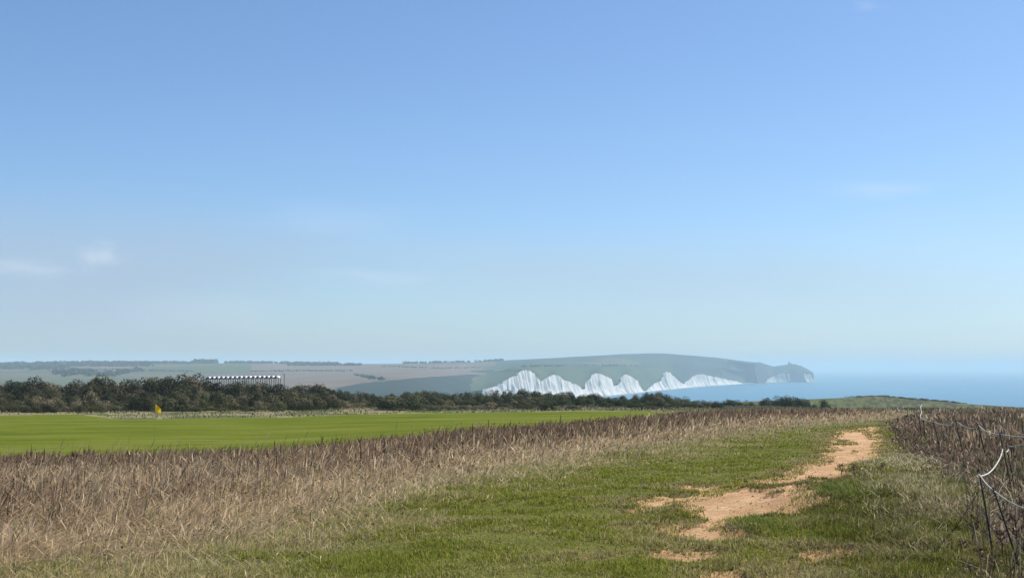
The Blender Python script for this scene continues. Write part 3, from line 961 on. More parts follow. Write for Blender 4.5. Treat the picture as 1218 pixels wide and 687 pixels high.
# ------------------------------------------------------------------ rough grass around the fairway and under the bushes
def rough_patch():
    cl = Cloud()
    r = np.sqrt(rng.uniform(100 ** 2, 360 ** 2, 90000)); t = rng.uniform(-23, 17, 90000) * PI / 180
    X, Y = r * np.sin(t), r * np.cos(t)
    u, v, d, mead, scr, fair = zones(X, Y)
    k = (fair < -1.5) & (d > np.interp(u, DF_U, DF_D) + 4) & (fbm(X * .12, Y * .06, 121, 3) > np.interp(d, [140, 230, 360], [.25, .45, .5]))
    X, Y, d, u = X[k], Y[k], d[k], u[k]; n = len(X)
    pat = fbm(X * .06, Y * .03, 122, 3)
    c = np.where((rng.uniform(0, 1, n) < .35 + (pat - .5) * 1.5 + .45 * sstep(192, 178, d))[:, None], pick([(.42, .36, .23), (.34, .29, .17)], n), pick([(.15, .165, .065), (.11, .13, .05), (.18, .175, .085)], n))
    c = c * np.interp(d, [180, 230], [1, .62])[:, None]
    h = rng.uniform(.12, .42, n) * (.6 + pat); w = rng.uniform(.06, .18, n)
    V = blades(np.stack([X, Y, ground_h(X, Y) - .05], -1), h, w, rng.uniform(0, 2 * PI, n), rng.uniform(0, .7, n), c * .8, c * 1.1, [1, .9, 0], [0, .5, 1]); cl.add(*V)
    return cl


tag(link('rough_grass', rough_patch().mesh('rough_grass', M['dry'])), kind='stuff')


# ------------------------------------------------------------------ bushes
def bush_mesh(name, kind, seed):
    """A rounded shrub of unit height: uneven lobes covered with small leaf faces, gaps between the lobes."""
    g = np.random.default_rng(seed)
    wide = {'hawthorn': 1.0, 'gorse': 1.5, 'low': 2.2}[kind]
    nl = {'hawthorn': 9, 'gorse': 10, 'low': 13}[kind]
    Cs = []; Rs = []
    for i in range(nl):
        a = g.uniform(0, 2 * PI); q = math.sqrt(g.uniform(0, 1)) * .52 * wide
        top = (1 - (q / (.62 * wide)) ** 2)
        z = g.uniform(.12, max(.16, .62 * top))
        Cs.append((q * math.cos(a), q * math.sin(a), z)); Rs.append(g.uniform(.17, .36))
    per = {'hawthorn': 620, 'gorse': 480, 'low': 420}[kind]
    P = []; N = []
    for c, r in zip(Cs, Rs):
        v = g.normal(0, 1, (per, 3)); v /= np.linalg.norm(v, axis=1)[:, None]
        rr = r * np.where(g.uniform(0, 1, per) < .8, g.normal(.97, .07, per), g.uniform(.4, .9, per))
        p = np.array(c) + v * rr[:, None] * np.array([1.15, 1.15, .9])
        P.append(p); N.append(v)
    P = np.concatenate(P); N = np.concatenate(N); LB = np.repeat(np.arange(nl), per) + seed
    P[:, 2] *= 1.0 / np.quantile(P[:, 2], .985)
    k = P[:, 2] > -.02; P, N = P[k], N[k]; n = len(P)
    pal = {'hawthorn': [(.062, .062, .034), (.088, .086, .044), (.040, .045, .026), (.118, .094, .064)],
           'gorse': [(.054, .070, .032), (.068, .084, .038), (.084, .080, .044), (.040, .052, .026)],
           'low': [(.10, .10, .048), (.13, .112, .068), (.068, .078, .036), (.17, .145, .09)]}[kind]
    c = np.array(pal)[LB[k] % 4] * (.65 + .6 * _hash(LB[k], LB[k] * 0, seed))[:, None] * g.uniform(.75, 1.25, (n, 1))
    V, q, cc = quads_cloud(P, N, g.uniform(.035, .08, n), c, .85, .33)
    cl = Cloud(); cl.add(V, q, np.zeros((0, 3), int), cc)
    # bare twigs poking out of the outline
    m = 60 if kind == 'hawthorn' else 34
    i = g.integers(0, n, m)
    cl.add(*blades(P[i], g.uniform(.06, .15, m), np.full(m, .016), g.uniform(0, 2 * PI, m), g.uniform(.2, .9, m), np.tile((.06, .05, .042), (m, 1)), np.tile((.07, .06, .05), (m, 1)), [1, .7, 0], [0, .6, 1]))
    return cl.mesh(name, M['leaf']), np.array(Cs), np.array(Rs)


def trunk_mesh(Cs, seed):
    g = np.random.default_rng(seed); m = MB()
    base = [np.array([g.uniform(-.05, .05), g.uniform(-.05, .05), -.06])]
    for c in Cs[np.argsort(-Cs[:, 2])][:8]:
        p0 = base[0]; mid = np.array([c[0] * .4 + g.uniform(-.04, .04), c[1] * .4, c[2] * .45])
        m.tube([p0, mid, c], [.034, .022, .008], 5)
    return m.mesh('trunk', M['bark'])


HAW = []
for i in range(7):
    me, Cs, Rs = bush_mesh('hawthorn_crown', 'hawthorn', 500 + i); HAW.append((me, trunk_mesh(Cs, 700 + i)))
GOR = [bush_mesh('gorse_bush', 'gorse', 520 + i)[0] for i in range(6)]
LOW = [bush_mesh('bramble_bush', 'low', 540 + i)[0] for i in range(5)]

SIL_U = [-260, -120, -40, 0, 15, 45, 60, 72, 95, 120, 135, 170, 200, 222, 243, 262, 290, 330, 350, 378, 395, 430, 460, 490, 520, 560, 590, 640, 670, 700, 730, 780, 800, 850]
SIL_V = [455, 452, 453, 455, 452.5, 449, 455, 452.5, 452, 447, 451, 449, 447, 445, 450, 453, 453.5, 455, 457, 457, 464, 466, 468, 467, 466, 468, 466, 465.5, 467.5, 469, 470, 466.5, 470, 475]


def hawthorn(u, d, top_v, wide, i, label, group):
    x, y = (u - CX) / F * d, d
    z = gh(x, y); h = max(1.0, zat(top_v, d) - z)
    root = empty('hawthorn', (x, y, z), rng.uniform(0, 2 * PI))
    tag(root, label, 'bush', group)
    root.scale = (wide, wide * .9, h / 1.12)
    cr, tr = HAW[i % len(HAW)]
    link('crown', cr, root); link('trunk', tr, root)
    return root


def shrub(name, me, u, d, h, wide, label, group, sink=.05):
    x, y = (u - CX) / F * d, d
    o = link(name, me, None, (x, y, gh(x, y) - sink)); o.rotation_euler = (0, 0, rng.uniform(0, 2 * PI))
    o.scale = (wide, wide, h); tag(o, label, 'bush', group); return o


TH_L = 'dark hawthorn bush merged into the long thicket at the far edge of the mown green'
TH_G = 'hawthorns of the thicket beyond the green'
special = {7: 'dark rounded hawthorn rising highest just left of the white roofed shelter',
           1: 'dark domed hawthorn at the left end of the thicket'}
idx = 0
# back row carries the skyline, two rows in front of it are lower
for row, (d0, drop, step) in enumerate([(246, 0, 17), (226, 7, 19), (210, 14, 18)]):
    u = -150
    while u < 400:
        top = np.interp(u, SIL_U, SIL_V) + drop + rng.uniform(-1.0, 2.0) + (2.0 if row else 0) + (rng.uniform(-2, 4) if row else 0)
        d = d0 + rng.uniform(-8, 8)
        if top < 481 and (row < 2 or rng.uniform() < .75):
            hawthorn(u, d, top, rng.uniform(3.2, 4.8) * (1, .85, .7)[row], idx, TH_L, TH_G); idx += 1
        u += step * rng.uniform(.7, 1.3)
# olive growth where the mown grass meets the thicket at the left
u = -60
while u < 128:
    d = rng.uniform(181, 190)
    shrub('bramble_bush', LOW[int(rng.integers(5))], u, d, rng.uniform(.5, 1.3), rng.uniform(.9, 1.8), 'low olive bramble clump where the left end of the mown green meets the thicket', 'olive brambles at the left end of the green')
    u += rng.uniform(6, 13)
# paler low growth along the foot of the thicket
u = -120
while u < 400:
    d = rng.uniform(190, 203) + (0 if u < 140 else -3)
    kk = int(rng.integers(5))
    shrub('bramble_bush', LOW[kk], u, d, rng.uniform(.8, 2.4), rng.uniform(1.4, 2.8), 'low greenish bramble bush at the foot of the dark thicket along the mown green', 'brambles at the foot of the thicket')
    u += rng.uniform(8, 19)
# a few that stand out of the skyline
hawthorn(222, 240, 444.6, 5.6, 3, 'tallest dark hawthorn, just left of the white roofed shelter', 'hawthorns standing out of the thicket')
hawthorn(121, 238, 446.6, 5.0, 5, 'domed dark hawthorn on the thicket skyline, up and left of the yellow flag', 'hawthorns standing out of the thicket')
hawthorn(45, 236, 448.4, 4.2, 1, 'round dark hawthorn on the thicket skyline near the left edge of the view', 'hawthorns standing out of the thicket')
hawthorn(378, 262, 457.2, 6.5, 2, 'dark mound of hawthorn just right of the thin pole', 'hawthorns standing out of the thicket')

GL = 'low dark gorse bush in the scrub belt below the white cliffs'
GG = 'gorse bushes of the scrub belt'
for row, (d0, drop, step) in enumerate([(318, 0, 15), (285, 3, 17), (255, 6, 18), (228, 9.5, 20), (207, 13, 24)]):
    u = 385 + 5 * row
    while u < 858 - row * 8:
        d = d0 + rng.uniform(-12, 12)
        x, y = (u - CX) / F * d, d; z = gh(x, y)
        top = np.interp(u, SIL_U, SIL_V) + drop + rng.uniform(-1.0, 2.5)
        h = zat(top, d) - z
        if h > .35:
            h = min(h * (1.08 if u < 715 else .9), 3.2 if u < 715 else 2.6)
            kind = rng.uniform()
            if kind < .5: shrub('gorse_bush', GOR[int(rng.integers(6))], u, d, h / .95, rng.uniform(2.0, 3.4) * max(.7, h / 2.2), GL, GG)
            else: shrub('bramble_bush', LOW[int(rng.integers(5))], u, d, h / .95, rng.uniform(1.8, 3.0), 'low brownish bramble bush in the scrub belt below the white cliffs', 'bramble bushes of the scrub belt')
        u += step * rng.uniform(.7, 1.3)
for u, v, d, wide in [(668, 468, 320, 2.8), (783, 468, 322, 3.4), (772, 469.5, 320, 2.6), (637, 466, 320, 3.0), (873, 476, 330, 3)]:
    x = (u - CX) / F * d; shrub('gorse_bush', GOR[int(rng.integers(6))], u, d, max(.6, (zat(v, d) - gh(x, d)) / .95), wide, GL, GG)
shrub('gorse_bush', GOR[2], 480, 196, 2.0, 4.0, 'wide deep green gorse bush low at the far edge of the fairway', None)
shrub('gorse_bush', GOR[4], 462, 199, 1.6, 2.6, 'small deep green gorse bush against the left side of the wide one', None)
for k, (u, wid, hv) in enumerate([(908, 3.2, 476), (916, 3.0, 475), (924, 3.6, 473.5), (932, 3.2, 474.5), (941, 4.0, 473.3), (950, 3.6, 475), (958, 3, 477), (974, 3.6, 477), (890, 3, 478), (878, 3.2, 477.5), (866, 3, 476.5)]):
    d = 400 + rng.uniform(-15, 15); x = (u - CX) / F * d
    shrub('gorse_bush', GOR[k % 6], u, d, max(1.5, (zat(hv, d) - gh(x, d)) / .93), wid,
          'dark bush on the rise just below the sea, right of the cliffs' if u != 974 else 'small lone dark bush at the foot of the grassy headland', 'bushes on the rise below the sea' if u != 974 else None)
# low growth on the crest of the headland
for k in range(16):
    u = 1020 + k * 8.0 + rng.uniform(-3, 3)
    d = 648 + rng.uniform(-6, 6)
    shrub('bramble_bush', LOW[k % 5], u, d, rng.uniform(.5, 1.1), rng.uniform(2.5, 5), 'low dark shrub on the crest of the grassy headland above the sea', 'shrubs along the headland crest', sink=.2)


# ------------------------------------------------------------------ far woods on the downs
def far_wood():
    cl = Cloud()
    lines = [([(0, 434.5), (30, 435), (60, 434.5), (120, 434), (180, 434)], 2.0, 9, 14), ([(-120, 434), (0, 434)], 1.5, 9, 10), ([(60, 432.8), (110, 432), (150, 432.5), (228, 431.8)], 1.0, 9, 12),
             ([(228, 430.5), (256, 430.2)], .6, 13, 20), ([(270, 431.5), (300, 431), (400, 431.8)], .5, 8, 9), ([(0, 438), (40, 438.5), (80, 438)], 1.4, 9, 10),
             ([(345, 434.8), (430, 434.6)], .4, 8, 7), ([(75, 446), (90, 444), (115, 446)], 2.0, 10, 10), ([(130, 447), (165, 441)], 1.4, 9, 9), ([(420, 446), (455, 452)], .3, 5, 5),
             ([(480, 430.5), (545, 429.8), (600, 428.5)], .3, 7, 5), ([(300, 442.5), (352, 441), (420, 441.5)], .25, 2.6, 9), ([(455, 436), (520, 438), (570, 437.5)], .25, 2.6, 8), ([(60, 441.5), (140, 440), (230, 442)], .3, 3.0, 8), ([(620, 436), (700, 434.5), (760, 435)], .3, 3.0, 6)]
    for pts, band, size, per in lines:
        us = np.array([p[0] for p in pts]); vs = np.array([p[1] for p in pts])
        L = us[-1] - us[0]; n = int(L * per / 6)
        for _ in range(n):
            u = rng.uniform(us[0], us[-1]); v = np.interp(u, us, vs) + rng.uniform(-band, band)
            p = hill_point(u, v)
            r = size * rng.uniform(.5, 1.1); m = 16
            w = rng.normal(0, 1, (m, 3)); w /= np.linalg.norm(w, axis=1)[:, None]
            c = p + np.array([rng.uniform(-8, 8), rng.uniform(-30, 30), 0]) + w * np.array([r, r, r * .62]) * rng.uniform(.6, 1.0, (m, 1)) + np.array([0, 0, r * .5])
            V, q, cc = quads_cloud(c, w, rng.uniform(.6, 1.1, m) * r, pick([(.020, .032, .016), (.028, .040, .020), (.035, .045, .025)], m), .9, .5)
            cl.add(V, q, np.zeros((0, 3), int), cc)
    return cl


tag(link('woodland', far_wood().mesh('woodland', M['wood'])), kind='stuff')

# ------------------------------------------------------------------ lighthouse on the last headland, white house on the downs
p = hill_point(938, 433.5)
j = int(np.argmin(np.abs(hu - 938))); k = int(np.argmin(VV[:, j])); p = HV[k, j]
lh = tag(empty('lighthouse', (p[0], p[1], p[2] - 1)), 'tiny old lighthouse standing on the far headland against the sky', 'lighthouse')
m = MB(); m.tube([(0, 0, 0), (0, 0, 7), (0, 0, 13)], [4.4, 4.0, 3.7], 16); m.build('tower', M['stone'], lh)
m = MB(); m.tube([(0, 0, 13), (0, 0, 13.6), (0, 0, 13.6), (0, 0, 16)], [4.6, 4.6, 2.6, 2.4], 16); m.tube([(0, 0, 16), (0, 0, 17.6)], [2.8, .3], 16); m.build('lantern', M['glass'], lh)
m = MB(); m.box((4.2, -4, 0), (13, 4, 6)); m.add([(4.2, -4.4, 6), (13, -4.4, 6), (13, 4.4, 6), (4.2, 4.4, 6), (4.2, 0, 9), (13, 0, 9)], [(0, 1, 5, 4), (2, 3, 4, 5)], [(0, 4, 3), (1, 2, 5)]); m.build('keeper_house', M['stone'], lh)

p = hill_point(33, 440.5)
hs = tag(empty('white_house', (p[0], p[1], p[2] - .5), .3), 'tiny white farmhouse below the woods on the far hillside', 'house')
m = MB(); m.box((-6, -3.5, 0), (6, 3.5, 5)); m.add([(-6, -3.5, 5), (-6, 3.5, 5), (-6, 0, 8)], [], [(0, 2, 1)]); m.add([(6, -3.5, 5), (6, 3.5, 5), (6, 0, 8)], [], [(0, 1, 2)]); m.build('wall', M['render'], hs)
m = MB()
for s in (-1, 1):
    m.add([(-6.4, s * 4, 4.6), (6.4, s * 4, 4.6), (6.4, 0, 8.05), (-6.4, 0, 8.05), (-6.4, s * 4, 4.85), (6.4, s * 4, 4.85), (6.4, 0, 8.3), (-6.4, 0, 8.3)], [(0, 1, 2, 3), (4, 5, 6, 7), (0, 1, 5, 4), (1, 2, 6, 5), (0, 3, 7, 4)])
m.build('roof', M['roof'], hs)
for x in (-3.5, 0, 3.5):
    m = MB(); m.box((x - .6, -3.56, 1.2), (x + .6, -3.51, 2.8)); m.build('window', M['glass'], hs)

# ------------------------------------------------------------------ white roofed shelter and pole
D = 330.0
xL, xR = (247 - CX) / F * D, (333 - CX) / F * D
yb = D
zg = gh((xL + xR) / 2, yb)
z_eave_R, z_eave_L = zat(448.4, D), zat(449.6, D)
sh = tag(empty('shelter', ((xL + xR) / 2, yb, zg)), 'long open shelter with scalloped white roofs on dark posts behind the bushes', 'shelter')
NB = 16; W = xR - xL
ze = (z_eave_L + z_eave_R) / 2 - zg
for i in range(NB):
    a = -W / 2 + W * i / NB; b = -W / 2 + W * (i + 1) / NB - .04
    zz = ze + (z_eave_R - z_eave_L) * ((i + .5) / NB - .5)
    m = MB(); prof = []
    for kk in range(9):
        tt = kk / 8; prof.append((a + (b - a) * tt, zz + .36 * math.sin(PI * tt) ** .6))
    v = [(x, -1.5, z) for x, z in prof] + [(x, 1.5, z) for x, z in prof] + [(x, -1.5, z - .10) for x, z in prof] + [(x, 1.5, z - .10) for x, z in prof]
    q = []
    for kk in range(8):
        q += [(kk, kk + 1, 9 + kk + 1, 9 + kk), (18 + kk + 1, 18 + kk, 27 + kk, 27 + kk + 1), (kk, 18 + kk, 18 + kk + 1, kk + 1), (9 + kk + 1, 27 + kk + 1, 27 + kk, 9 + kk)]
    q += [(0, 9, 27, 18), (8, 26, 35, 17)]
    m.add(v, q); m.build('roof', M['white'], sh, smooth=False)
for i in range(NB + 1):
    a = -W / 2 + W * i / NB
    zz = ze + (z_eave_R - z_eave_L) * (i / NB - .5)
    for yy in (-1.35, 1.35):
        m = MB(); m.box((a - .06, yy - .06, -.2), (a + .06, yy + .06, zz - .11)); m.build('post', M['post'], sh)
m = MB(); m.add([(-W / 2, -1.2, ze - .25 - (z_eave_R - z_eave_L) / 2), (W / 2, -1.2, ze - .25 + (z_eave_R - z_eave_L) / 2), (W / 2, 1.2, ze - .25 + (z_eave_R - z_eave_L) / 2), (-W / 2, 1.2, ze - .25 - (z_eave_R - z_eave_L) / 2),
                 (-W / 2, -1.2, ze - .12 - (z_eave_R - z_eave_L) / 2), (W / 2, -1.2, ze - .12 + (z_eave_R - z_eave_L) / 2), (W / 2, 1.2, ze - .12 + (z_eave_R - z_eave_L) / 2), (-W / 2, 1.2, ze - .12 - (z_eave_R - z_eave_L) / 2)],
                [(3, 2, 1, 0), (4, 5, 6, 7), (0, 1, 5, 4), (1, 2, 6, 5), (2, 3, 7, 6), (3, 0, 4, 7)])
m.build('beam', M['post'], sh)

px_, py_ = (338.6 - CX) / F * 322, 322.0
pz = gh(px_, py_); hp = zat(445.2, 322) - pz
po = tag(empty('pole', (px_, py_, pz)), 'thin dark pole with a small white top right of the white roofed shelter', 'pole')
m = MB(); m.tube([(0, 0, -.2), (0, 0, hp)], [.085, .07], 8); m.build('mast', M['post'], po)
m = MB(); m.box((-.32, -.09, hp), (.32, .09, hp + .09)); m.box((-.34, -.13, hp + .09), (-.12, .13, hp + .34)); m.box((.12, -.13, hp + .09), (.34, .13, hp + .34)); m.build('lamp_head', M['white'], po)

# ------------------------------------------------------------------ golf flag
fx, fy = (186 - CX) / F * 85, 85.0
fz = gh(fx, fy)
fl = tag(empty('golf_flag', (fx, fy, fz)), 'yellow golf flag drooping on its thin stick in the mown green', 'flag')
ht = zat(481, 85) - fz
m = MB(); m.tube([(0, 0, -.1), (0, 0, ht * .5), (0, 0, ht)], [.012, .011, .009], 8); m.build('flagstick', M['stick'], fl)
nu, nv = 16, 14; v = []; q = []
for a in range(nv):
    tv = a / (nv - 1)
    for b in range(nu):
        tu = b / (nu - 1)
        x = .013 + tu * .46 * (.72 + .28 * math.cos(tv * 2)) * (.80 + .25 * tv)
        y = .055 * math.sin(tu * 8 + tv * 2.0) * tu + .03 * math.sin(tv * 5) * tu
        z = ht - .01 - tv * (.40 - .10 * tu) - tu ** 1.2 * .24 + .02 * math.sin(tu * 7)
        v.append((x, y, z))
for a in range(nv - 1):
    for b in range(nu - 1): q.append((a * nu + b, a * nu + b + 1, (a + 1) * nu + b + 1, (a + 1) * nu + b))
fo = link('flag', np_mesh('flag', v, [np.array(q)], M['flag'], smooth=True), fl)
fo.rotation_euler = (0, 0, math.radians(38))
md = fo.modifiers.new('thick', 'SOLIDIFY'); md.thickness = .002

# ------------------------------------------------------------------ rope fence
def gpt(u, v):
    x, y = ray_ground(u, v); return x, y


def at(u, v, d):
    dz = (CY - v) / F; dx = (u - CX) / F
    t = d / (cp - dz * sp)
    return np.array([dx * t, d, EYE + (sp + dz * cp) * t])


POSTS = {  # top pixel, base pixel
    'a': ((1066, 484), (1068, 500), 62), 'b': ((1079, 486), (1081, 504), 54), 'c': ((1087, 489), (1090, 511), 47),
    'd': ((1093.3, 495), (1096.8, 530), 36), 'e': ((1098.5, 500), (1101, 530), 34), 'f': ((1110.5, 501), (1119.5, 541), 30.5), 'g': ((1137, 500), (1147, 548), 27.5),
    'h': ((1163.4, 504.5), (1175, 555), 24.5), 'i': ((1189.5, 514.5), (1208, 608), 17.4), 'j': ((1197, 529), (1210, 598), 18.2),
    'k': ((1164.3, 557), (1182, 667), 12.1), 'l': ((1181.3, 579), (1217, 690), 11.3)}
fence = tag(empty('rope_fence', (0, 0, 0)), 'low fence of leaning rusty rods strung with a slack pale rope right of the path', 'fence')
fence.location = (POSTS['k'] and at(1182, 667, 12.1)[0], 12.1, gh(at(1182, 667, 12.1)[0], 12.1))
FL = np.array(fence.location)
TOPS = {}
for kx, (tp, bp, d) in POSTS.items():
    T = at(tp[0], tp[1], d)
    Bx = at(bp[0], bp[1], d); Bz = gh(Bx[0], d)
    # follow the line of the rod down to the ground
    t = (T[2] - Bz + .15) / max(.05, T[2] - Bx[2]); B = T + (Bx - T) * t
    TOPS[kx] = T
    m = MB(); m.tube([B - FL, (B + T) / 2 - FL + np.array([.004, 0, 0]), T - FL], [.0085, .008, .008] if d < 20 else [.012, .011, .011], 8)
    rod = m.build('post', M['iron'], fence, smooth=True)
    # pigtail loop / insulator that holds the rope
    m = MB(); c = T - FL
    rr = .013 if d < 20 else .018
    m.tube([c + np.array([rr * math.sin(a), rr * .5 * math.cos(a * .7), -.02 + rr * (1 - math.cos(a)) - .01]) for a in np.linspace(0, 2 * PI * .85, 10)], .004 if d < 20 else .007, 6)
    m.build('hook', M['iron'], rod, smooth=True)


def rope(pts, r, hang=None):
    """A smooth rope through points (Catmull-Rom)."""
    P = [np.asarray(p) for p in pts]; Q = [2 * P[0] - P[1]] + P + [2 * P[-1] - P[-2]]
    out = []
    for i in range(1, len(Q) - 2):
        for s in range(8):
            t = s / 8
            out.append(.5 * ((2 * Q[i]) + (-Q[i - 1] + Q[i + 1]) * t + (2 * Q[i - 1] - 5 * Q[i] + 4 * Q[i + 1] - Q[i + 2]) * t * t + (-Q[i - 1] + 3 * Q[i] - 3 * Q[i + 1] + Q[i + 2]) * t ** 3))
    out.append(P[-1])
    m = MB(); m.tube([o - FL for o in out], r, 8)
    m.build('rope', M['rope'], fence, smooth=True)


rope([at(1067, 485, 61.5), at(1070, 489, 60), at(1075, 488, 57), at(1079, 486.5, 53.5), at(1084, 484, 50), at(1090, 482.5, 45), at(1096, 481.5, 40)], .008)
rope([at(1096.3, 481.5, 38), at(1095, 484, 37.5), at(1096, 490, 36.6), at(1094.5, 495, 36), at(1097, 498, 35), at(1103, 500, 33), at(1110.5, 501.5, 30.5), at(1118, 504, 29.6), at(1127, 505.6, 28.6)], .0085)
rope([at(1127, 505.6, 28.6), at(1133, 504.6, 28), at(1138, 501.8, 27.5), at(1146, 506.5, 26.6), at(1154, 509, 25.6), at(1160, 508.8, 25), at(1163.5, 505.5, 24.5), at(1170, 511, 23), at(1179, 515, 20.6), at(1189, 516.5, 17.6), at(1200, 518, 17.2), at(1210, 519, 16.8), at(1226, 519.5, 16.4), at(1250, 516, 16)], .0068)
rope([at(1260, 516, 16.5), at(1240, 524, 16.9), at(1218, 528, 17.5), at(1206, 530.4, 18), at(1199.5, 531.2, 18.2), at(1199.3, 534.5, 18.1), at(1197.6, 537, 17.8), at(1196, 537, 17.4)], .0066)
rope([at(1193, 533, 17.5), at(1190, 543, 16.4), at(1184.5, 553, 15), at(1177, 561.5, 13.4), at(1168, 565.5, 12.3), at(1164.6, 564.3, 12.1)], .0064)
rope([at(1164.3, 563.5, 12.1), at(1168, 568.5, 11.9), at(1173.5, 575.5, 11.7), at(1179.5, 581, 11.4), at(1185, 585.5, 11.25), at(1196, 593.5, 11.1), at(1207, 599.5, 11.0), at(1219, 604.5, 10.9), at(1240, 610, 10.7)], .0056)


# ------------------------------------------------------------------ dead dock plants
def dock_mesh(seed, h=1.0):
    g = np.random.default_rng(seed); cl = Cloud()

    def strip_tube(pts, r, col):
        m = MB(); m.tube(pts, r, 5); V = np.concatenate(m.v)
        cl.add(V, np.array(m.q).reshape(-1, 4), np.array(m.t).reshape(-1, 3), np.tile(col, (len(V), 1)))
    bend = g.uniform(-.12, .12, 2)
    axis = [np.array([bend[0] * t * t, bend[1] * t * t, t * h - .08 * (t == 0)]) for t in np.linspace(0, 1, 6)]
    strip_tube(axis, [.010, .0095, .009, .008, .006, .003], (.045, .028, .022))
    tips = [(axis[3], axis[5])]
    for b in range(g.integers(5, 9)):
        t = g.uniform(.4, .85); p = np.array([bend[0] * t * t, bend[1] * t * t, t * h]); a = g.uniform(0, 2 * PI)
        L = g.uniform(.14, .3) * (1.15 - t * .4)
        e = p + np.array([math.cos(a) * L * .55, math.sin(a) * L * .55, L * .85]); mid = (p + e) / 2 + np.array([math.cos(a), math.sin(a), 0]) * .03
        strip_tube([p, mid, e], [.006, .005, .003], (.045, .028, .022)); tips.append((mid * .6 + p * .4, e))
    for p, e in tips:
        n = 70; t = g.uniform(0, 1, n)[:, None]
        C = p * (1 - t) + e * t + g.normal(0, .012, (n, 3))
        V, q, cc = quads_cloud(C, g.normal(0, 1, (n, 3)), g.uniform(.014, .028, n), np.array([(.060, .032, .022), (.085, .045, .028), (.040, .024, .018)])[g.integers(0, 3, n)], .9, .5)
        cl.add(V, q, np.zeros((0, 3), int), cc)
    # curled dead leaves
    n = 9; t = g.uniform(.05, .5, n)
    P = np.stack([bend[0] * t * t, bend[1] * t * t, t * h], -1)
    cl.add(*blades(P, g.uniform(.12, .24, n), g.uniform(.03, .05, n), g.uniform(0, 2 * PI, n), g.uniform(1.0, 1.9, n), np.tile((.07, .045, .03), (n, 1)), np.tile((.05, .033, .024), (n, 1)), [.4, 1, .8, 0], [0, .35, .7, 1]))
    return cl.mesh('dock_plant', M['dock'])


DOCK = [dock_mesh(900 + i) for i in range(5)]


def dock(u, d, top_v, i, label, group=None, hmin=.25):
    x = (u - CX) / F * d; z = gh(x, d); h = max(hmin, zat(top_v, d) - z)
    o = link('dock_plant', DOCK[i % 5], None, (x, d, z)); o.scale = (max(.45, h), max(.45, h), h); o.rotation_euler = (0, 0, rng.uniform(0, 6.28))
    tag(o, label, 'plant', group)


dock(384, 46, 517, 0, 'dark branched dead dock plant standing above the dry grass by the fairway')
dock(406, 45, 524, 3, 'smaller dark dead dock plant just right of the branched one by the fairway')
dock(31, 25, 561, 1, 'right one of two dark dead dock plants in the dry grass at the left edge')
dock(10, 24.5, 564, 2, 'left one of two dark dead dock plants at the left edge of the dry grass')
dock(215, 27, 550, 4, 'dark brown dead dock plant in the dry grass below the yellow flag')
dock(90, 32, 536, 1, 'dark dead dock plant near the top of the dry grass, left of the flag')
dock(157, 34, 533, 2, 'short dark dead dock plant in the dry grass just left of the flag')
for (u, d, tv, i) in [(1152, 12.6, 606, 0), (1162, 11.6, 648, 1), (1140, 12.2, 640, 2), (1188, 11.9, 628, 3), (1205, 12.4, 610, 4), (1212, 11.8, 636, 0), (1198, 11.0, 662, 1), (1176, 11.1, 660, 2), (1150, 11.0, 668, 3), (1222, 11.3, 640, 4), (1193, 13.5, 600, 2), (1214, 13.8, 592, 3), (1170, 12.9, 630, 4)]:
    dock(u, d, tv, i, 'dark withered dock plant with seed heads among the rods at the lower right', 'withered docks at the lower right', .12)
for (u, d, tv, i) in [(999, 21.5, 550, 1), (1014, 21.5, 550, 3), (1045, 22, 549, 0)]:
    dock(u, d, tv, i, 'small dark seed head plant on the grassy bank right of the path', 'seed heads on the bank', .16)

# ------------------------------------------------------------------ haze
hz = MB(); hz.box((-60000, -60000, SEA - 14), (60000, 60000, 96))
t = NT('sea_air'); 
vol = t.n('ShaderNodeVolumePrincipled')
vol.inputs['Color'].default_value = (.68, .89, 1.0, 1)
vol.inputs['Density'].default_value = 1.12e-4
vol.inputs['Anisotropy'].default_value = 0.0
t.l(vol.outputs[0], t.out.inputs['Volume'])
ho = hz.build('haze', t.m); tag(ho, kind='stuff')

# ------------------------------------------------------------------ light
SUN_AZ, SUN_EL = math.radians(64), math.radians(48)
w = bpy.data.worlds.new('World'); S.world = w; w.use_nodes = True
nt_ = w.node_tree; nt_.nodes.clear()
wo = nt_.nodes.new('ShaderNodeOutputWorld'); bg = nt_.nodes.new('ShaderNodeBackground')
sk = nt_.nodes.new('ShaderNodeTexSky'); sk.sky_type = 'NISHITA'; sk.sun_disc = False
sk.sun_elevation = SUN_EL; sk.sun_rotation = SUN_AZ
sk.altitude = 60; sk.air_density = .8; sk.dust_density = .7; sk.ozone_density = 6.0
bg.inputs['Strength'].default_value = 0.110
# a few thin wisps of cloud, by direction
geo = nt_.nodes.new('ShaderNodeTexCoord')
tint = nt_.nodes.new('ShaderNodeMix'); tint.data_type = 'RGBA'; tint.blend_type = 'MULTIPLY'; tint.inputs[0].default_value = 1.0
nt_.links.new(sk.outputs[0], tint.inputs[6]); tint.inputs[7].default_value = (.96, 1.015, 1.035, 1)
last = tint.outputs[2]


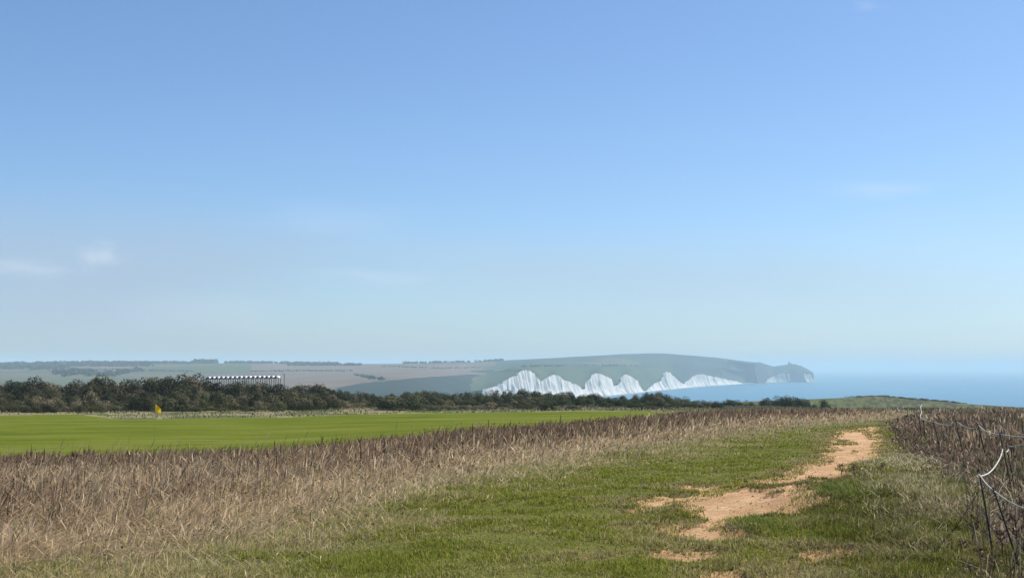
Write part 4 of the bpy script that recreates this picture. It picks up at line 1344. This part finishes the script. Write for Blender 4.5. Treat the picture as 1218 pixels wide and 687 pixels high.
def wisp(u, v, wu, wv, amount, seed, col=(6.6, 6.9, 7.2)):
    global last
    dz = (CY - v) / F; c = Vector(((u - CX) / F, cp - dz * sp, sp + dz * cp)).normalized()
    sub = nt_.nodes.new('ShaderNodeVectorMath'); sub.operation = 'SUBTRACT'; sub.inputs[1].default_value = c
    nt_.links.new(geo.outputs['Generated'], sub.inputs[0])
    sc = nt_.nodes.new('ShaderNodeVectorMath'); sc.operation = 'MULTIPLY'; sc.inputs[1].default_value = (F / wu, F / wu, F / wv)
    nt_.links.new(sub.outputs[0], sc.inputs[0])
    ln = nt_.nodes.new('ShaderNodeVectorMath'); ln.operation = 'LENGTH'; nt_.links.new(sc.outputs[0], ln.inputs[0])
    no = nt_.nodes.new('ShaderNodeTexNoise'); no.inputs['Scale'].default_value = 1.3; no.inputs['Detail'].default_value = 6
    off = nt_.nodes.new('ShaderNodeVectorMath'); off.operation = 'ADD'; off.inputs[1].default_value = (seed, seed * 2.0, 0)
    nt_.links.new(sc.outputs[0], off.inputs[0]); nt_.links.new(off.outputs[0], no.inputs['Vector'])
    ad = nt_.nodes.new('ShaderNodeMath'); ad.operation = 'MULTIPLY_ADD'; ad.inputs[1].default_value = 1.6; nt_.links.new(no.outputs['Fac'], ad.inputs[0]); nt_.links.new(ln.outputs['Value'], ad.inputs[2])
    mr = nt_.nodes.new('ShaderNodeMapRange'); mr.interpolation_type = 'SMOOTHSTEP'
    mr.inputs['From Min'].default_value = 1.75; mr.inputs['From Max'].default_value = .6; mr.inputs['To Min'].default_value = 0; mr.inputs['To Max'].default_value = amount
    nt_.links.new(ad.outputs[0], mr.inputs['Value'])
    mx = nt_.nodes.new('ShaderNodeMix'); mx.data_type = 'RGBA'
    nt_.links.new(mr.outputs[0], mx.inputs[0]); nt_.links.new(last, mx.inputs[6]); mx.inputs[7].default_value = (*col, 1)
    last = mx.outputs[2]


# a broad thin veil low in the sky, then small wisps in it
wisp(120, 340, 620, 120, .62, 31.0, (3.05, 3.68, 4.75)); wisp(760, 345, 560, 105, .50, 37.0, (3.45, 4.4, 5.4)); wisp(1150, 345, 420, 110, .40, 43.0, (3.9, 5.1, 6.0))
wisp(121, 305, 34, 24, .34, 1.0); wisp(30, 318, 75, 18, .22, 4.0); wisp(1045, 224, 100, 15, .15, 7.0)
wisp(440, 330, 90, 16, .12, 9.0); wisp(400, 265, 160, 40, .08, 12.0); wisp(250, 370, 140, 40, .10, 15.0); wisp(1030, 8, 26, 9, .10, 21.0)
nt_.links.new(last, bg.inputs['Color']); nt_.links.new(bg.outputs[0], wo.inputs['Surface'])
sd_ = Vector((math.sin(SUN_AZ) * math.cos(SUN_EL), math.cos(SUN_AZ) * math.cos(SUN_EL), math.sin(SUN_EL)))
sl = bpy.data.lights.new('sun', 'SUN'); sl.energy = 5.0; sl.angle = math.radians(.53); sl.color = (1, .95, .87)
so = bpy.data.objects.new('sun', sl); COL.objects.link(so); so.location = (60, 0, 90)
so.rotation_euler = (-sd_).to_track_quat('-Z', 'Y').to_euler()

# ------------------------------------------------------------------ camera and render settings
cam = bpy.data.cameras.new('camera'); cam.sensor_width = 36.0; cam.lens = F * 36.0 / 1218.0
cam.clip_start = .1; cam.clip_end = 200000
co_ = bpy.data.objects.new('camera', cam); COL.objects.link(co_)
co_.location = (0, 0, EYE); co_.rotation_euler = (PI / 2 + PITCH, 0, 0)
S.camera = co_
S.view_settings.view_transform = 'Standard'; S.view_settings.look = 'None'; S.view_settings.gamma = 1; S.view_settings.use_curve_mapping = False
S.view_settings.exposure = 0.38
S.cycles.use_denoising = True
S.cycles.max_bounces = 6; S.cycles.volume_bounces = 1; S.cycles.transparent_max_bounces = 6
S.cycles.diffuse_bounces = 3
